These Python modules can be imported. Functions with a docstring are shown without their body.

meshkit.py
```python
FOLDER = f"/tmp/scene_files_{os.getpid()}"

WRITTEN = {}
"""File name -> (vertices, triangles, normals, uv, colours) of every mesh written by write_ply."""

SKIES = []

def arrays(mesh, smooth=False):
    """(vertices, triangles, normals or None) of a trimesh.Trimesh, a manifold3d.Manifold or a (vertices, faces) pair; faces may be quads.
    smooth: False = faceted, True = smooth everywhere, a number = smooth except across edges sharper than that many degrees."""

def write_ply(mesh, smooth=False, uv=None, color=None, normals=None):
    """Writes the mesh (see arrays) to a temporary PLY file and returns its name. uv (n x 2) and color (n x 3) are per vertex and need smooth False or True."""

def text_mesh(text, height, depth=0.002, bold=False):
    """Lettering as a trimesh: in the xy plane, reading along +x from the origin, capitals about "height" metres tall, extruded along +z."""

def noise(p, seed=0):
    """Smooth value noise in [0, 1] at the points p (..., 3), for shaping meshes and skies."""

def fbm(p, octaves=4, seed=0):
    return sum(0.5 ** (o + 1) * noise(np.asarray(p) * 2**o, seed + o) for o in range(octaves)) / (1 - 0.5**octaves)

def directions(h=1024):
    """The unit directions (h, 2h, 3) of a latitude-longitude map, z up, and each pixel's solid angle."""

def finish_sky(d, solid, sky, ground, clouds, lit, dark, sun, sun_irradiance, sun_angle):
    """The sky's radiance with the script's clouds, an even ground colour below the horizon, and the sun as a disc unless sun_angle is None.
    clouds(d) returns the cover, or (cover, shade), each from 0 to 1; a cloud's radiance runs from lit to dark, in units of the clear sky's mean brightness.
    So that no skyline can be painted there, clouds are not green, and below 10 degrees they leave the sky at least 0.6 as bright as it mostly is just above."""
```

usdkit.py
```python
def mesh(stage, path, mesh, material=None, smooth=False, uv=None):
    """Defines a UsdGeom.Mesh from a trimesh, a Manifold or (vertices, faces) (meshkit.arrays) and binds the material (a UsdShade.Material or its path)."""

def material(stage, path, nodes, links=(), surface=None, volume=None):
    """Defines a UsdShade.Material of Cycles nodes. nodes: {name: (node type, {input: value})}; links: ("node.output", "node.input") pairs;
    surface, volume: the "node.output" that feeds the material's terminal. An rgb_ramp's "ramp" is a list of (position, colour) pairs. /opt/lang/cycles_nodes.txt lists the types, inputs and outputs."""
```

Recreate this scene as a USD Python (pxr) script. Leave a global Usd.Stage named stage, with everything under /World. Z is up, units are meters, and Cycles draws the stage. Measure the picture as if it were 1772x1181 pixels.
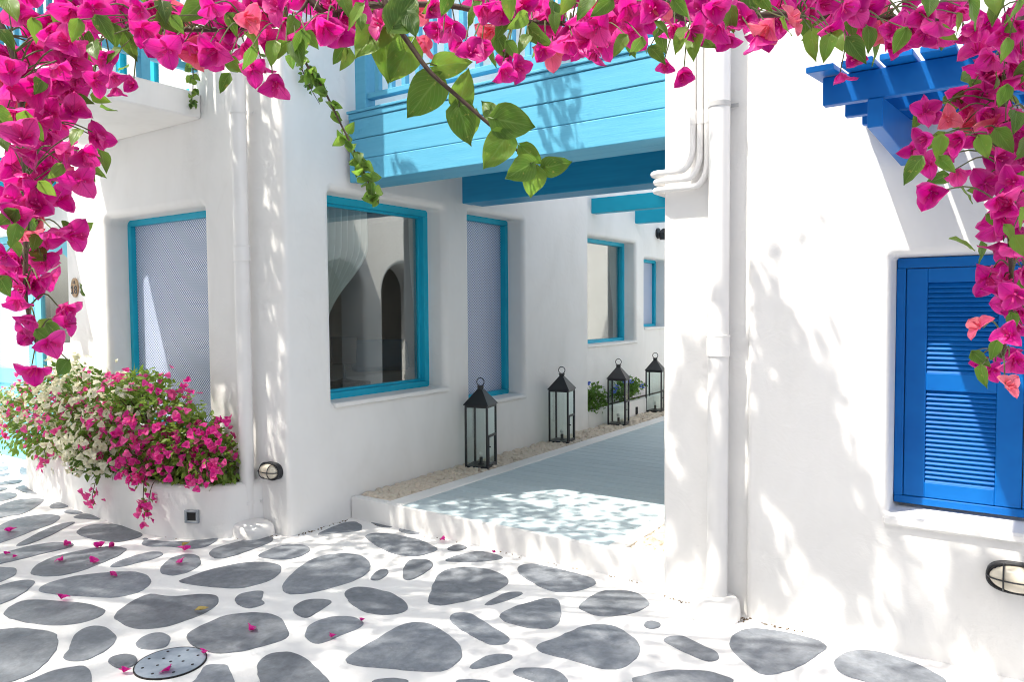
import math, random
import numpy as np, trimesh, shapely
from shapely.geometry import Polygon
import usdkit, meshkit
from pxr import Usd, UsdGeom, UsdLux, UsdShade, Gf, Sdf

stage = Usd.Stage.CreateInMemory()
UsdGeom.SetStageUpAxis(stage, "Z")
UsdGeom.SetStageMetersPerUnit(stage, 1.0)
UsdGeom.Xform.Define(stage, "/World")
UsdGeom.Scope.Define(stage, "/World/Looks")

# ------------------------------------------------------------------ camera
F_PX, YAW, PITCH, ROLL = 1284.66, 0.601809, 0.0444644, -0.0070680
EXPOSURE = 0.86
fwd = np.array([-math.sin(YAW) * math.cos(PITCH), math.cos(YAW) * math.cos(PITCH), -math.sin(PITCH)])
r0 = np.array([math.cos(YAW), math.sin(YAW), 0.0]); u0 = np.cross(r0, fwd)
right = math.cos(ROLL) * r0 + math.sin(ROLL) * u0
up = -math.sin(ROLL) * r0 + math.cos(ROLL) * u0
cam = UsdGeom.Camera.Define(stage, "/World/Camera")
mx = np.eye(4); mx[0, :3], mx[1, :3], mx[2, :3], mx[3, :3] = right, up, -fwd, (0, 0, 1.6)
cam.AddTransformOp().Set(Gf.Matrix4d(*mx.ravel().tolist()))
cam.CreateHorizontalApertureAttr(36.0); cam.CreateVerticalApertureAttr(24.0)
cam.CreateFocalLengthAttr(36.0 * F_PX / 1772)
cam.CreateClippingRangeAttr(Gf.Vec2f(0.02, 2000))
cam.GetPrim().CreateAttribute("exposure", Sdf.ValueTypeNames.Float).Set(EXPOSURE)

# ------------------------------------------------------------------ sky and sun
SUN = np.array([-0.76, -1.0, 2.2]); SUN /= np.linalg.norm(SUN)       # towards the sun
usdkit.material(stage, "/World/Looks/sky_light", {
    "s": ("sky_texture", {"sky_type": "single_scattering", "sun_disc": False, "sun_elevation": math.asin(SUN[2]), "sun_rotation": math.atan2(SUN[0], SUN[1]), "aerosol_density": 4.0, "ozone_density": 0.6}),
    "h": ("hsv", {"saturation": 0.5}),
    "b": ("background_shader", {"strength": 0.15})}, [("s.color", "h.color"), ("h.color", "b.color")], surface="b.background")
dome = UsdLux.DomeLight.Define(stage, "/World/sky")
UsdShade.MaterialBindingAPI.Apply(dome.GetPrim()).Bind(UsdShade.Material.Get(stage, "/World/Looks/sky_light"))
dome.GetPrim().SetCustomDataByKey("kind", "structure")
sun = UsdLux.DistantLight.Define(stage, "/World/sun")
sun.CreateNormalizeAttr(True); sun.CreateIntensityAttr(1.1); sun.CreateAngleAttr(0.53)
sun.CreateColorAttr(Gf.Vec3f(1.0, 0.935, 0.83))
zx = SUN; xx = np.cross([0, 0, 1.0], zx); xx /= np.linalg.norm(xx); yx = np.cross(zx, xx)
m4 = np.eye(4); m4[0, :3], m4[1, :3], m4[2, :3] = xx, yx, zx
sun.AddTransformOp().Set(Gf.Matrix4d(*m4.ravel().tolist()))

# ------------------------------------------------------------------ materials
RNG = random.Random(11)
NR = np.random.default_rng(7)

def mat(name, c1, c2=None, rough=0.6, scale=6.0, bump=0.0, bscale=60.0, bdist=0.004, stretch=(1, 1, 1), spec=0.5, rnd=0.0, coarse=0.0, cscale=4.0):
    """noise between two colours, noise bump, optional variation per object"""
    n = {"g": ("geometry", {}), "m": ("mapping", {"scale": stretch}), "n": ("noise_texture", {"scale": scale, "detail": 5.0, "roughness": 0.6}),
         "r": ("rgb_ramp", {"ramp": [(0.3, c1), (0.7, c2 or c1)]}), "p": ("principled_bsdf", {"roughness": rough, "specular_ior_level": spec})}
    l = [("g.position", "m.vector"), ("m.vector", "n.vector"), ("n.fac", "r.fac")]
    out = "r.color"
    if rnd:
        n["oi"] = ("object_info", {}); n["mr"] = ("map_range", {"to_min": 1 - rnd, "to_max": 1 + rnd})
        n["hv"] = ("hsv", {})
        l += [("oi.random", "mr.value"), ("mr.result", "hv.value"), (out, "hv.color")]; out = "hv.color"
    l.append((out, "p.base_color"))
    if bump:
        n["bn"] = ("noise_texture", {"scale": bscale, "detail": 4.0, "roughness": 0.6}); n["b"] = ("bump", {"strength": bump, "distance": bdist})
        l += [("m.vector", "bn.vector"), ("bn.fac", "b.height")]
        if coarse:
            n["cn"] = ("noise_texture", {"scale": cscale, "detail": 3.0}); n["b2"] = ("bump", {"strength": coarse, "distance": 0.02})
            l += [("m.vector", "cn.vector"), ("cn.fac", "b2.height"), ("b2.normal", "b.normal")]
        l.append(("b.normal", "p.normal"))
    return usdkit.material(stage, "/World/Looks/" + name, n, l, surface="p.BSDF")

M = {}
def plaster_mat():
    n = {"g": ("geometry", {}), "m": ("mapping", {"scale": (1.0, 1.0, 0.45)}), "n1": ("noise_texture", {"scale": 2.2, "detail": 7.0, "roughness": 0.62, "distortion": 0.6}),
         "n2": ("noise_texture", {"scale": 7.0, "detail": 5.0, "roughness": 0.55, "distortion": 1.2}), "n3": ("noise_texture", {"scale": 60.0, "detail": 4.0}), "n4": ("noise_texture", {"scale": 1.1, "detail": 9.0, "roughness": 0.75, "distortion": 2.5}),
         "r1": ("rgb_ramp", {"ramp": [(0.30, (0.765, 0.755, 0.735)), (0.52, (0.815, 0.806, 0.79)), (0.75, (0.845, 0.838, 0.825))]}),
         "r4": ("rgb_ramp", {"ramp": [(0.63, (0, 0, 0)), (0.76, (1, 1, 1))]}), "f4": ("math", {"math_type": "multiply", "value2": 0.16}), "st": ("mix_color", {"b": (0.52, 0.48, 0.42)}),
         "b1": ("bump", {"strength": 0.55, "distance": 0.007}), "b2": ("bump", {"strength": 0.25, "distance": 0.003}), "p": ("principled_bsdf", {"roughness": 0.85, "specular_ior_level": 0.3})}
    l = [("g.position", "m.vector"), ("m.vector", "n1.vector"), ("g.position", "n2.vector"), ("g.position", "n3.vector"), ("m.vector", "n4.vector"), ("n1.fac", "r1.fac"), ("n4.fac", "r4.fac"), ("r4.color", "f4.value1"), ("f4.value", "st.fac"), ("r1.color", "st.a"),
         ("st.result", "p.base_color"), ("n2.fac", "b1.height"), ("n3.fac", "b2.height"), ("b1.normal", "b2.normal"), ("b2.normal", "p.normal")]
    return usdkit.material(stage, "/World/Looks/plaster", n, l, surface="p.BSDF")
M["plaster"] = plaster_mat()
M["grout"] = mat("grout_paint", (0.79, 0.775, 0.76), (0.87, 0.86, 0.85), rough=0.7, scale=2.8, bump=0.4, bscale=70, bdist=0.003, coarse=0.4, cscale=6, spec=0.4)
def slate_mat():
    n = {"g": ("geometry", {}), "n1": ("noise_texture", {"scale": 4.5, "detail": 9.0, "roughness": 0.68, "distortion": 0.8}), "n2": ("noise_texture", {"scale": 26.0, "detail": 6.0, "roughness": 0.7}),
         "n3": ("noise_texture", {"scale": 11.0, "detail": 8.0, "roughness": 0.75, "distortion": 1.5}),
         "r1": ("rgb_ramp", {"ramp": [(0.30, (0.145, 0.162, 0.19)), (0.5, (0.20, 0.22, 0.25)), (0.68, (0.275, 0.293, 0.32))]}),
         "r2": ("rgb_ramp", {"ramp": [(0.3, (0.62, 0.62, 0.62)), (0.7, (1.2, 1.2, 1.2))]}), "r3": ("rgb_ramp", {"ramp": [(0.60, (0, 0, 0)), (0.74, (1, 1, 1))]}),
         "mu": ("mix_color", {"blend_type": "multiply", "fac": 0.7}), "mf": ("math", {"math_type": "multiply", "value2": 0.35}), "sc": ("mix_color", {"b": (0.50, 0.51, 0.52)}),
         "oi": ("object_info", {}), "mr": ("map_range", {"to_min": 0.82, "to_max": 1.2}), "hv": ("hsv", {}),
         "b": ("bump", {"strength": 0.5, "distance": 0.004}), "rr": ("map_range", {"to_min": 0.42, "to_max": 0.7}), "p": ("principled_bsdf", {"specular_ior_level": 0.45})}
    l = [("g.position", "n1.vector"), ("g.position", "n2.vector"), ("g.position", "n3.vector"), ("n1.fac", "r1.fac"), ("n2.fac", "r2.fac"), ("n3.fac", "r3.fac"), ("r1.color", "mu.a"), ("r2.color", "mu.b"),
         ("r3.color", "mf.value1"), ("mf.value", "sc.fac"), ("mu.result", "sc.a"), ("oi.random", "mr.value"), ("mr.result", "hv.value"), ("sc.result", "hv.color"), ("hv.color", "p.base_color"),
         ("n2.fac", "b.height"), ("b.normal", "p.normal"), ("n1.fac", "rr.value"), ("rr.result", "p.roughness")]
    return usdkit.material(stage, "/World/Looks/slate", n, l, surface="p.BSDF")
M["slate"] = slate_mat()
M["pvc"] = mat("pipe_paint", (0.76, 0.75, 0.735), (0.80, 0.79, 0.78), rough=0.45, scale=5)
M["sky_blue"] = mat("sky_blue_paint", (0.085, 0.36, 0.54), (0.11, 0.40, 0.58), spec=0.35, rough=0.5, scale=2.5, bump=0.28, bscale=11, bdist=0.004, stretch=(1, 12, 12))
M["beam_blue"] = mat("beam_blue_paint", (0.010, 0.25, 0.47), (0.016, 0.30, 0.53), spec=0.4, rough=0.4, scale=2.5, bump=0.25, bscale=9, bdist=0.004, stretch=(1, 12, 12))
M["turquoise"] = mat("turquoise_paint", (0.006, 0.38, 0.57), (0.012, 0.43, 0.62), spec=0.3, rough=0.45, scale=3, bump=0.1, bscale=40)
M["door_blue"] = mat("door_turquoise_paint", (0.12, 0.50, 0.66), (0.16, 0.55, 0.70), rough=0.45, scale=3, bump=0.1, bscale=40)
M["deep_blue"] = mat("deep_blue_paint", (0.001, 0.115, 0.43), (0.003, 0.15, 0.50), spec=0.22, rough=0.45, scale=4, bump=0.2, bscale=30, bdist=0.003)
M["deck"] = mat("deck_paint", (0.45, 0.55, 0.59), (0.53, 0.62, 0.655), rough=0.5, scale=2.5, bump=0.2, bscale=12, bdist=0.003, stretch=(1, 10, 10), rnd=0.05)
M["black"] = mat("black_metal", (0.012, 0.014, 0.018), (0.02, 0.022, 0.026), rough=0.4, scale=10)
M["grey_metal"] = mat("grey_metal", (0.22, 0.25, 0.28), (0.27, 0.30, 0.33), rough=0.45, scale=20)
M["cover"] = mat("drain_cover_paint", (0.22, 0.27, 0.33), (0.30, 0.35, 0.42), rough=0.5, scale=30, bump=0.1, bscale=200, bdist=0.001)
M["dark"] = mat("dark_void", (0.01, 0.01, 0.011), rough=0.8)
M["steel"] = mat("steel", (0.45, 0.45, 0.45), rough=0.35)
M["soil"] = mat("soil", (0.03, 0.02, 0.014), (0.08, 0.055, 0.04), rough=0.95, scale=25, bump=0.8, bscale=40, bdist=0.02)
M["bed_sand"] = mat("bed_sand", (0.55, 0.49, 0.40), (0.66, 0.60, 0.50), rough=0.9, scale=60)
M["dead_bits"] = mat("dead_bits", (0.06, 0.04, 0.025), (0.22, 0.15, 0.08), rough=0.9, scale=30)
M["bark"] = mat("bark", (0.09, 0.06, 0.04), (0.16, 0.12, 0.09), rough=0.9, scale=12, bump=0.6, bscale=30, bdist=0.01)
M["stem"] = mat("stem_bark", (0.055, 0.030, 0.022), (0.10, 0.06, 0.04), rough=0.7, scale=40)
M["green_stem"] = mat("green_stem", (0.07, 0.10, 0.025), (0.12, 0.14, 0.04), rough=0.6, scale=40)
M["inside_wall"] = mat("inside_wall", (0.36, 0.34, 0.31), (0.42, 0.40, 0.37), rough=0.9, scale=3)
M["inside_floor"] = mat("inside_floor", (0.16, 0.14, 0.13), (0.2, 0.18, 0.16), rough=0.6, scale=3)
M["bed_linen"] = mat("bed_linen", (0.40, 0.40, 0.41), (0.46, 0.46, 0.47), rough=0.9, scale=6)
M["cushion"] = mat("blue_cushion", (0.015, 0.10, 0.20), (0.02, 0.13, 0.25), rough=0.9, scale=60)
M["lamp_shade"] = mat("dark_shade", (0.02, 0.02, 0.022), (0.03, 0.03, 0.032), rough=0.8, scale=60)
M["frost"] = mat("frosted_glass", (0.66, 0.60, 0.48), (0.74, 0.68, 0.56), rough=0.25, scale=12)
M["bulb"] = mat("bulb_white", (0.75, 0.75, 0.72), rough=0.25)
M["wood_sign"] = mat("sign_wood", (0.30, 0.19, 0.10), (0.46, 0.32, 0.19), rough=0.6, scale=14, stretch=(1, 1, 8), bump=0.2, bscale=40)
M["dead_leaf"] = mat("dead_leaf", (0.38, 0.27, 0.06), (0.48, 0.36, 0.10), rough=0.6, scale=40)
M["blue_flower"] = mat("blue_flower", (0.10, 0.18, 0.70), (0.16, 0.26, 0.8), rough=0.6, scale=60)

def pebble_mat():
    return usdkit.material(stage, "/World/Looks/pebble", {
        "g": ("geometry", {}), "r": ("rgb_ramp", {"ramp": [(0.0, (0.68, 0.59, 0.48)), (0.2, (0.80, 0.745, 0.66)), (0.5, (0.86, 0.835, 0.79)), (0.85, (0.82, 0.80, 0.765)), (1.0, (0.74, 0.66, 0.56))]}),
        "n": ("noise_texture", {"scale": 60.0, "detail": 3.0}), "mx": ("mix_color", {"blend_type": "multiply", "fac": 0.12}),
        "p": ("principled_bsdf", {"roughness": 0.5})},
        [("g.random_per_island", "r.fac"), ("g.position", "n.vector"), ("r.color", "mx.a"), ("n.color", "mx.b"), ("mx.result", "p.base_color")], surface="p.BSDF")
M["pebble"] = pebble_mat()

def pane_mat(name, tint, base, edge):
    return usdkit.material(stage, "/World/Looks/" + name, {
        "t": ("transparent_bsdf", {"color": tint}), "gl": ("glossy_bsdf", {"color": (0.95, 0.97, 0.97), "roughness": 0.0}),
        "lw": ("layer_weight", {"blend": 0.5}), "pw": ("math", {"math_type": "power", "value2": 4.0}), "f": ("math", {"math_type": "multiply_add", "value2": edge, "value3": base}), "m": ("mix_closure", {})},
        [("lw.facing", "pw.value1"), ("pw.value", "f.value1"), ("f.value", "m.fac"), ("t.BSDF", "m.closure1"), ("gl.BSDF", "m.closure2")], surface="m.closure")
M["pane"] = pane_mat("window_pane", (0.95, 0.97, 0.96), 0.19, 0.6)
M["lantern_glass"] = pane_mat("lantern_glass", (0.95, 0.985, 0.975), 0.03, 0.5)

def curtain_mat():
    return usdkit.material(stage, "/World/Looks/curtain", {
        "d": ("diffuse_bsdf", {"color": (0.88, 0.93, 0.90)}), "t": ("translucent_bsdf", {"color": (0.88, 0.93, 0.90)}), "m": ("mix_closure", {"fac": 0.5})},
        [("d.BSDF", "m.closure1"), ("t.BSDF", "m.closure2")], surface="m.closure")
M["curtain"] = curtain_mat()

def lattice_mat():
    """fine printed lattice on the fixed panels: pale dots on grey blue"""
    k = 2 * math.pi / 0.056
    n = {"g": ("geometry", {}), "s": ("separate_xyz", {}), "h": ("math", {"math_type": "add"}),
         "a": ("math", {"math_type": "add"}), "b": ("math", {"math_type": "subtract"}),
         "ka": ("math", {"math_type": "multiply", "value2": k}), "kb": ("math", {"math_type": "multiply", "value2": k}),
         "sa": ("math", {"math_type": "sine"}), "sb": ("math", {"math_type": "sine"}), "mu": ("math", {"math_type": "multiply"}),
         "r": ("rgb_ramp", {"ramp": [(0.28, (0.60, 0.66, 0.78)), (0.46, (0.11, 0.17, 0.34)), (0.62, (0.13, 0.20, 0.38)), (0.80, (0.66, 0.71, 0.82))]}),
         "mr": ("map_range", {"from_min": -1.0, "from_max": 1.0}), "p": ("principled_bsdf", {"roughness": 0.35})}
    l = [("g.position", "s.vector"), ("s.x", "h.value1"), ("s.y", "h.value2"), ("h.value", "a.value1"), ("s.z", "a.value2"), ("h.value", "b.value1"), ("s.z", "b.value2"),
         ("a.value", "ka.value1"), ("b.value", "kb.value1"), ("ka.value", "sa.value1"), ("kb.value", "sb.value1"), ("sa.value", "mu.value1"), ("sb.value", "mu.value2"),
         ("mu.value", "mr.value"), ("mr.result", "r.fac"), ("r.color", "p.base_color")]
    return usdkit.material(stage, "/World/Looks/lattice_panel", n, l, surface="p.BSDF")
M["lattice"] = lattice_mat()

def petal_mat(name, ramp, trans, vein, rim=(0.86, 0.16, 0.48), blem=(0.55, 0.10, 0.16), glow=1.15):
    """thin plant tissue: colour varies per piece, veins from the uv, light passes through"""
    n = {"oi": ("object_info", {}), "g": ("geometry", {}), "ad": ("math", {"math_type": "add"}), "fr": ("math", {"math_type": "fraction"}),
         "r": ("rgb_ramp", {"ramp": ramp}), "uv": ("uvmap", {"attribute": "st"}), "s": ("separate_xyz", {}),
         "ab": ("math", {"math_type": "subtract", "value2": 0.5}), "aa": ("math", {"math_type": "absolute"}),
         "mid": ("map_range", {"from_min": 0.0, "from_max": 0.045, "to_min": 1.0, "to_max": 0.0, "clamp": True}),
         "c1": ("math", {"math_type": "multiply", "value2": 1.3}), "c2": ("math", {"math_type": "subtract"}), "c3": ("math", {"math_type": "multiply", "value2": 42.0}),
         "si": ("math", {"math_type": "sine"}), "pw": ("map_range", {"from_min": 0.80, "from_max": 1.0, "to_min": 0.0, "to_max": 0.55, "clamp": True}),
         "mxx": ("math", {"math_type": "maximum"}), "no": ("noise_texture", {"scale": 55.0, "detail": 3.0}),
         "rim": ("map_range", {"from_min": 0.22, "from_max": 0.5, "to_min": 0.0, "to_max": 0.38, "clamp": True}), "mrim": ("mix_color", {"b": rim}), "bn": ("noise_texture", {"scale": 130.0, "detail": 2.0}), "br": ("map_range", {"from_min": 0.66, "from_max": 0.74, "to_min": 0.0, "to_max": 0.5, "clamp": True}), "mbl": ("mix_color", {"b": blem}), "mv": ("mix_color", {"b": vein}), "vf": ("math", {"math_type": "multiply", "value2": 0.5}),
         "mn": ("mix_color", {"blend_type": "overlay", "fac": 0.25}),
         "p": ("principled_bsdf", {"roughness": 0.42, "specular_ior_level": 0.4}), "t": ("translucent_bsdf", {}), "tv": ("hsv", {"value": glow}), "m": ("mix_closure", {"fac": trans}),
         "bp": ("bump", {"strength": 0.35, "distance": 0.002})}
    l = [("oi.random", "ad.value1"), ("g.random_per_island", "ad.value2"), ("ad.value", "fr.value1"), ("fr.value", "r.fac"), ("uv.UV", "s.vector"),
         ("s.y", "ab.value1"), ("ab.value", "aa.value1"), ("aa.value", "mid.value"), ("aa.value", "c1.value1"), ("s.x", "c2.value1"), ("c1.value", "c2.value2"),
         ("c2.value", "c3.value1"), ("c3.value", "si.value1"), ("si.value", "pw.value"), ("mid.result", "mxx.value1"), ("pw.result", "mxx.value2"),
         ("mxx.value", "vf.value1"), ("vf.value", "mv.fac"), ("r.color", "mn.a"), ("g.position", "no.vector"), ("no.color", "mn.b"), ("mn.result", "mrim.a"), ("aa.value", "rim.value"), ("rim.result", "mrim.fac"), ("mrim.result", "mbl.a"), ("g.position", "bn.vector"), ("bn.fac", "br.value"), ("br.result", "mbl.fac"), ("mbl.result", "mv.a"),
         ("mv.result", "p.base_color"), ("mv.result", "tv.color"), ("tv.color", "t.color"), ("mxx.value", "bp.height"), ("bp.normal", "p.normal"), ("p.BSDF", "m.closure1"), ("t.BSDF", "m.closure2")]
    return usdkit.material(stage, "/World/Looks/" + name, n, l, surface="m.closure")
M["bract"] = petal_mat("magenta_bract", [(0.0, (0.48, 0.002, 0.20)), (0.4, (0.64, 0.005, 0.27)), (0.8, (0.76, 0.022, 0.35)), (1.0, (0.82, 0.07, 0.36))], 0.42, (0.40, 0.0, 0.16))
M["bush_bract"] = petal_mat("bush_bract", [(0.0, (0.62, 0.006, 0.24)), (0.6, (0.78, 0.03, 0.32)), (1.0, (0.86, 0.16, 0.38))], 0.38, (0.5, 0.0, 0.2))
M["coral"] = petal_mat("coral_bract", [(0.0, (0.80, 0.10, 0.24)), (1.0, (0.85, 0.20, 0.26))], 0.42, (0.55, 0.04, 0.12), rim=(0.88, 0.32, 0.36), blem=(0.7, 0.25, 0.2))
M["cream"] = petal_mat("cream_bract", [(0.0, (0.74, 0.72, 0.52)), (1.0, (0.82, 0.80, 0.66))], 0.35, (0.6, 0.6, 0.36), rim=(0.84, 0.83, 0.72), blem=(0.6, 0.5, 0.3))
M["leaf"] = petal_mat("vine_leaf", [(0.0, (0.045, 0.10, 0.012)), (0.5, (0.08, 0.16, 0.018)), (1.0, (0.15, 0.25, 0.03))], 0.42, (0.16, 0.26, 0.06), rim=(0.13, 0.22, 0.035), blem=(0.30, 0.27, 0.06), glow=2.1)
M["bush_leaf"] = petal_mat("bush_leaf", [(0.0, (0.05, 0.10, 0.015)), (0.6, (0.09, 0.17, 0.022)), (1.0, (0.20, 0.30, 0.04))], 0.25, (0.10, 0.18, 0.04), rim=(0.16, 0.25, 0.04), blem=(0.3, 0.28, 0.06), glow=2.1)
M["bright_leaf"] = petal_mat("plumbago_leaf", [(0.0, (0.07, 0.16, 0.02)), (1.0, (0.16, 0.30, 0.04))], 0.3, (0.2, 0.34, 0.08), rim=(0.16, 0.3, 0.05), blem=(0.2, 0.3, 0.06), glow=2.1)
M["tree_leaf"] = petal_mat("tree_leaf", [(0.0, (0.04, 0.09, 0.015)), (1.0, (0.09, 0.16, 0.03))], 0.25, (0.1, 0.18, 0.05), rim=(0.08, 0.15, 0.03), blem=(0.12, 0.14, 0.04))

# ------------------------------------------------------------------ naming helpers
USED = {}
def free(parent, name):
    k = (str(parent), name); i = USED.get(k, 0); USED[k] = i + 1
    return f"{parent}/{name}" + (f"_{i:03d}" if i else "")
def path_of(p):
    return "/World" if p is None else str(p.GetPath())
def tag(prim, label=None, cat=None, group=None, kind=None):
    for k, v in (("label", label), ("category", cat), ("group", group), ("kind", kind)):
        if v: prim.SetCustomDataByKey(k, v)
    return prim
def obj(name, mesh, m, parent=None, smooth=False, uv=None, **kw):
    p = usdkit.mesh(stage, free(path_of(parent), name), mesh, M[m] if isinstance(m, str) else m, smooth=smooth, uv=uv).GetPrim()
    if uv is None and smooth is False: pass
    return tag(p, **kw)
def thing(name, label=None, cat=None, loc=None, rz=0, group=None, kind=None):
    x = UsdGeom.Xform.Define(stage, free("/World", name))
    if loc is not None:
        x.AddTranslateOp().Set(Gf.Vec3d(*map(float, loc)))
        x.AddRotateZOp().Set(float(rz))
    return tag(x.GetPrim(), label, cat, group, kind)
def copy(root, loc, rz, label, cat, group):
    r = thing(root.GetName(), label, cat, loc, rz, group)
    r.GetReferences().AddInternalReference(root.GetPath()); r.SetInstanceable(True)
    return r

# ------------------------------------------------------------------ mesh helpers
def cat(*ms):
    return trimesh.util.concatenate([m for m in ms if m is not None])
_BF = {}
def box(x0, x1, y0, y1, z0, z1, c=0.003):
    lo, hi = np.array([x0, y0, z0], float), np.array([x1, y1, z1], float)
    c = min(c, 0.3 * float((hi - lo).min()))
    pts = []
    for sx in (0, 1):
        for sy in (0, 1):
            for sz in (0, 1):
                s = np.array([sx, sy, sz]); b = lo + (hi - lo) * s; d = (1 - 2 * s) * c
                for k in range(3):
                    o = d.copy(); o[k] = 0; pts.append(b + o)
    pts = np.array(pts)
    if "f" not in _BF:
        q = trimesh.Trimesh(pts, trimesh.convex.convex_hull(pts).faces, process=False) if False else None
        unit = np.array(box_unit())
        h = trimesh.convex.convex_hull(unit)
        idx = [int(np.argmin(((unit - v) ** 2).sum(1))) for v in h.vertices]
        _BF["f"] = np.array([[idx[i] for i in f] for f in h.faces])
    return trimesh.Trimesh(pts, _BF["f"], process=False)
def box_unit():
    out = []
    for sx in (0, 1):
        for sy in (0, 1):
            for sz in (0, 1):
                s = np.array([sx, sy, sz], float); d = (1 - 2 * s) * 0.1
                for k in range(3):
                    o = d.copy(); o[k] = 0; out.append(s + o)
    return out
def tube(pts, rad, n=10, closed=False, caps=True):
    pts = np.array(pts, float); k = len(pts); rad = np.broadcast_to(np.asarray(rad, float), (k,))
    t = np.gradient(pts, axis=0)
    if closed: t = np.roll(pts, -1, 0) - np.roll(pts, 1, 0)
    t /= np.linalg.norm(t, axis=1, keepdims=True) + 1e-12
    a = np.cross(t[0], [0, 0, 1.0])
    if np.linalg.norm(a) < 1e-3: a = np.cross(t[0], [0, 1.0, 0])
    a /= np.linalg.norm(a); V = []
    ang = np.arange(n) / n * 2 * np.pi
    for i in range(k):
        a = a - t[i] * (a @ t[i]); a /= np.linalg.norm(a); b = np.cross(t[i], a)
        V.append(pts[i] + rad[i] * (np.cos(ang)[:, None] * a + np.sin(ang)[:, None] * b))
    V = np.vstack(V); Fc = []
    for i in range(k if closed else k - 1):
        i2 = (i + 1) % k
        for j in range(n):
            p, q, r, s = i * n + j, i * n + (j + 1) % n, i2 * n + (j + 1) % n, i2 * n + j
            Fc += [[p, q, r], [p, r, s]]
    if caps and not closed:
        V = np.vstack([V, pts[0], pts[-1]])
        for j in range(n):
            Fc += [[len(V) - 2, (j + 1) % n, j], [len(V) - 1, (k - 1) * n + j, (k - 1) * n + (j + 1) % n]]
    return trimesh.Trimesh(V, np.array(Fc), process=False)
def smooth_line(P, n=8):
    P = np.array(P, float); Q = np.vstack([2 * P[0] - P[1], P, 2 * P[-1] - P[-2]]); out = []
    for i in range(1, len(Q) - 2):
        for t in np.linspace(0, 1, n, endpoint=False):
            p0, p1, p2, p3 = Q[i - 1], Q[i], Q[i + 1], Q[i + 2]
            out.append(0.5 * (2 * p1 + (p2 - p0) * t + (2 * p0 - 5 * p1 + 4 * p2 - p3) * t * t + (3 * p1 - p0 - 3 * p2 + p3) * t ** 3))
    out.append(P[-1]); return np.array(out)
def smooth_loop(P, n=5):
    P = np.array(P, float); k = len(P); out = []
    for i in range(k):
        p0, p1, p2, p3 = P[i - 1], P[i], P[(i + 1) % k], P[(i + 2) % k]
        for t in np.linspace(0, 1, n, endpoint=False):
            out.append(0.5 * (2 * p1 + (p2 - p0) * t + (2 * p0 - 5 * p1 + 4 * p2 - p3) * t * t + (3 * p1 - p0 - 3 * p2 + p3) * t ** 3))
    return np.array(out)
def lathe(prof, n=24, loc=(0, 0, 0)):
    m = trimesh.creation.revolve(np.array(prof, float), sections=n); m.apply_translation(loc); return m
def flat_poly(poly):
    v, f = trimesh.creation.triangulate_polygon(poly, engine="earcut"); return np.array(v), np.array(f)
def extrude(poly, h, z=0.0):
    m = trimesh.creation.extrude_polygon(poly, h, engine="earcut"); m.apply_translation([0, 0, z]); return m

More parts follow.
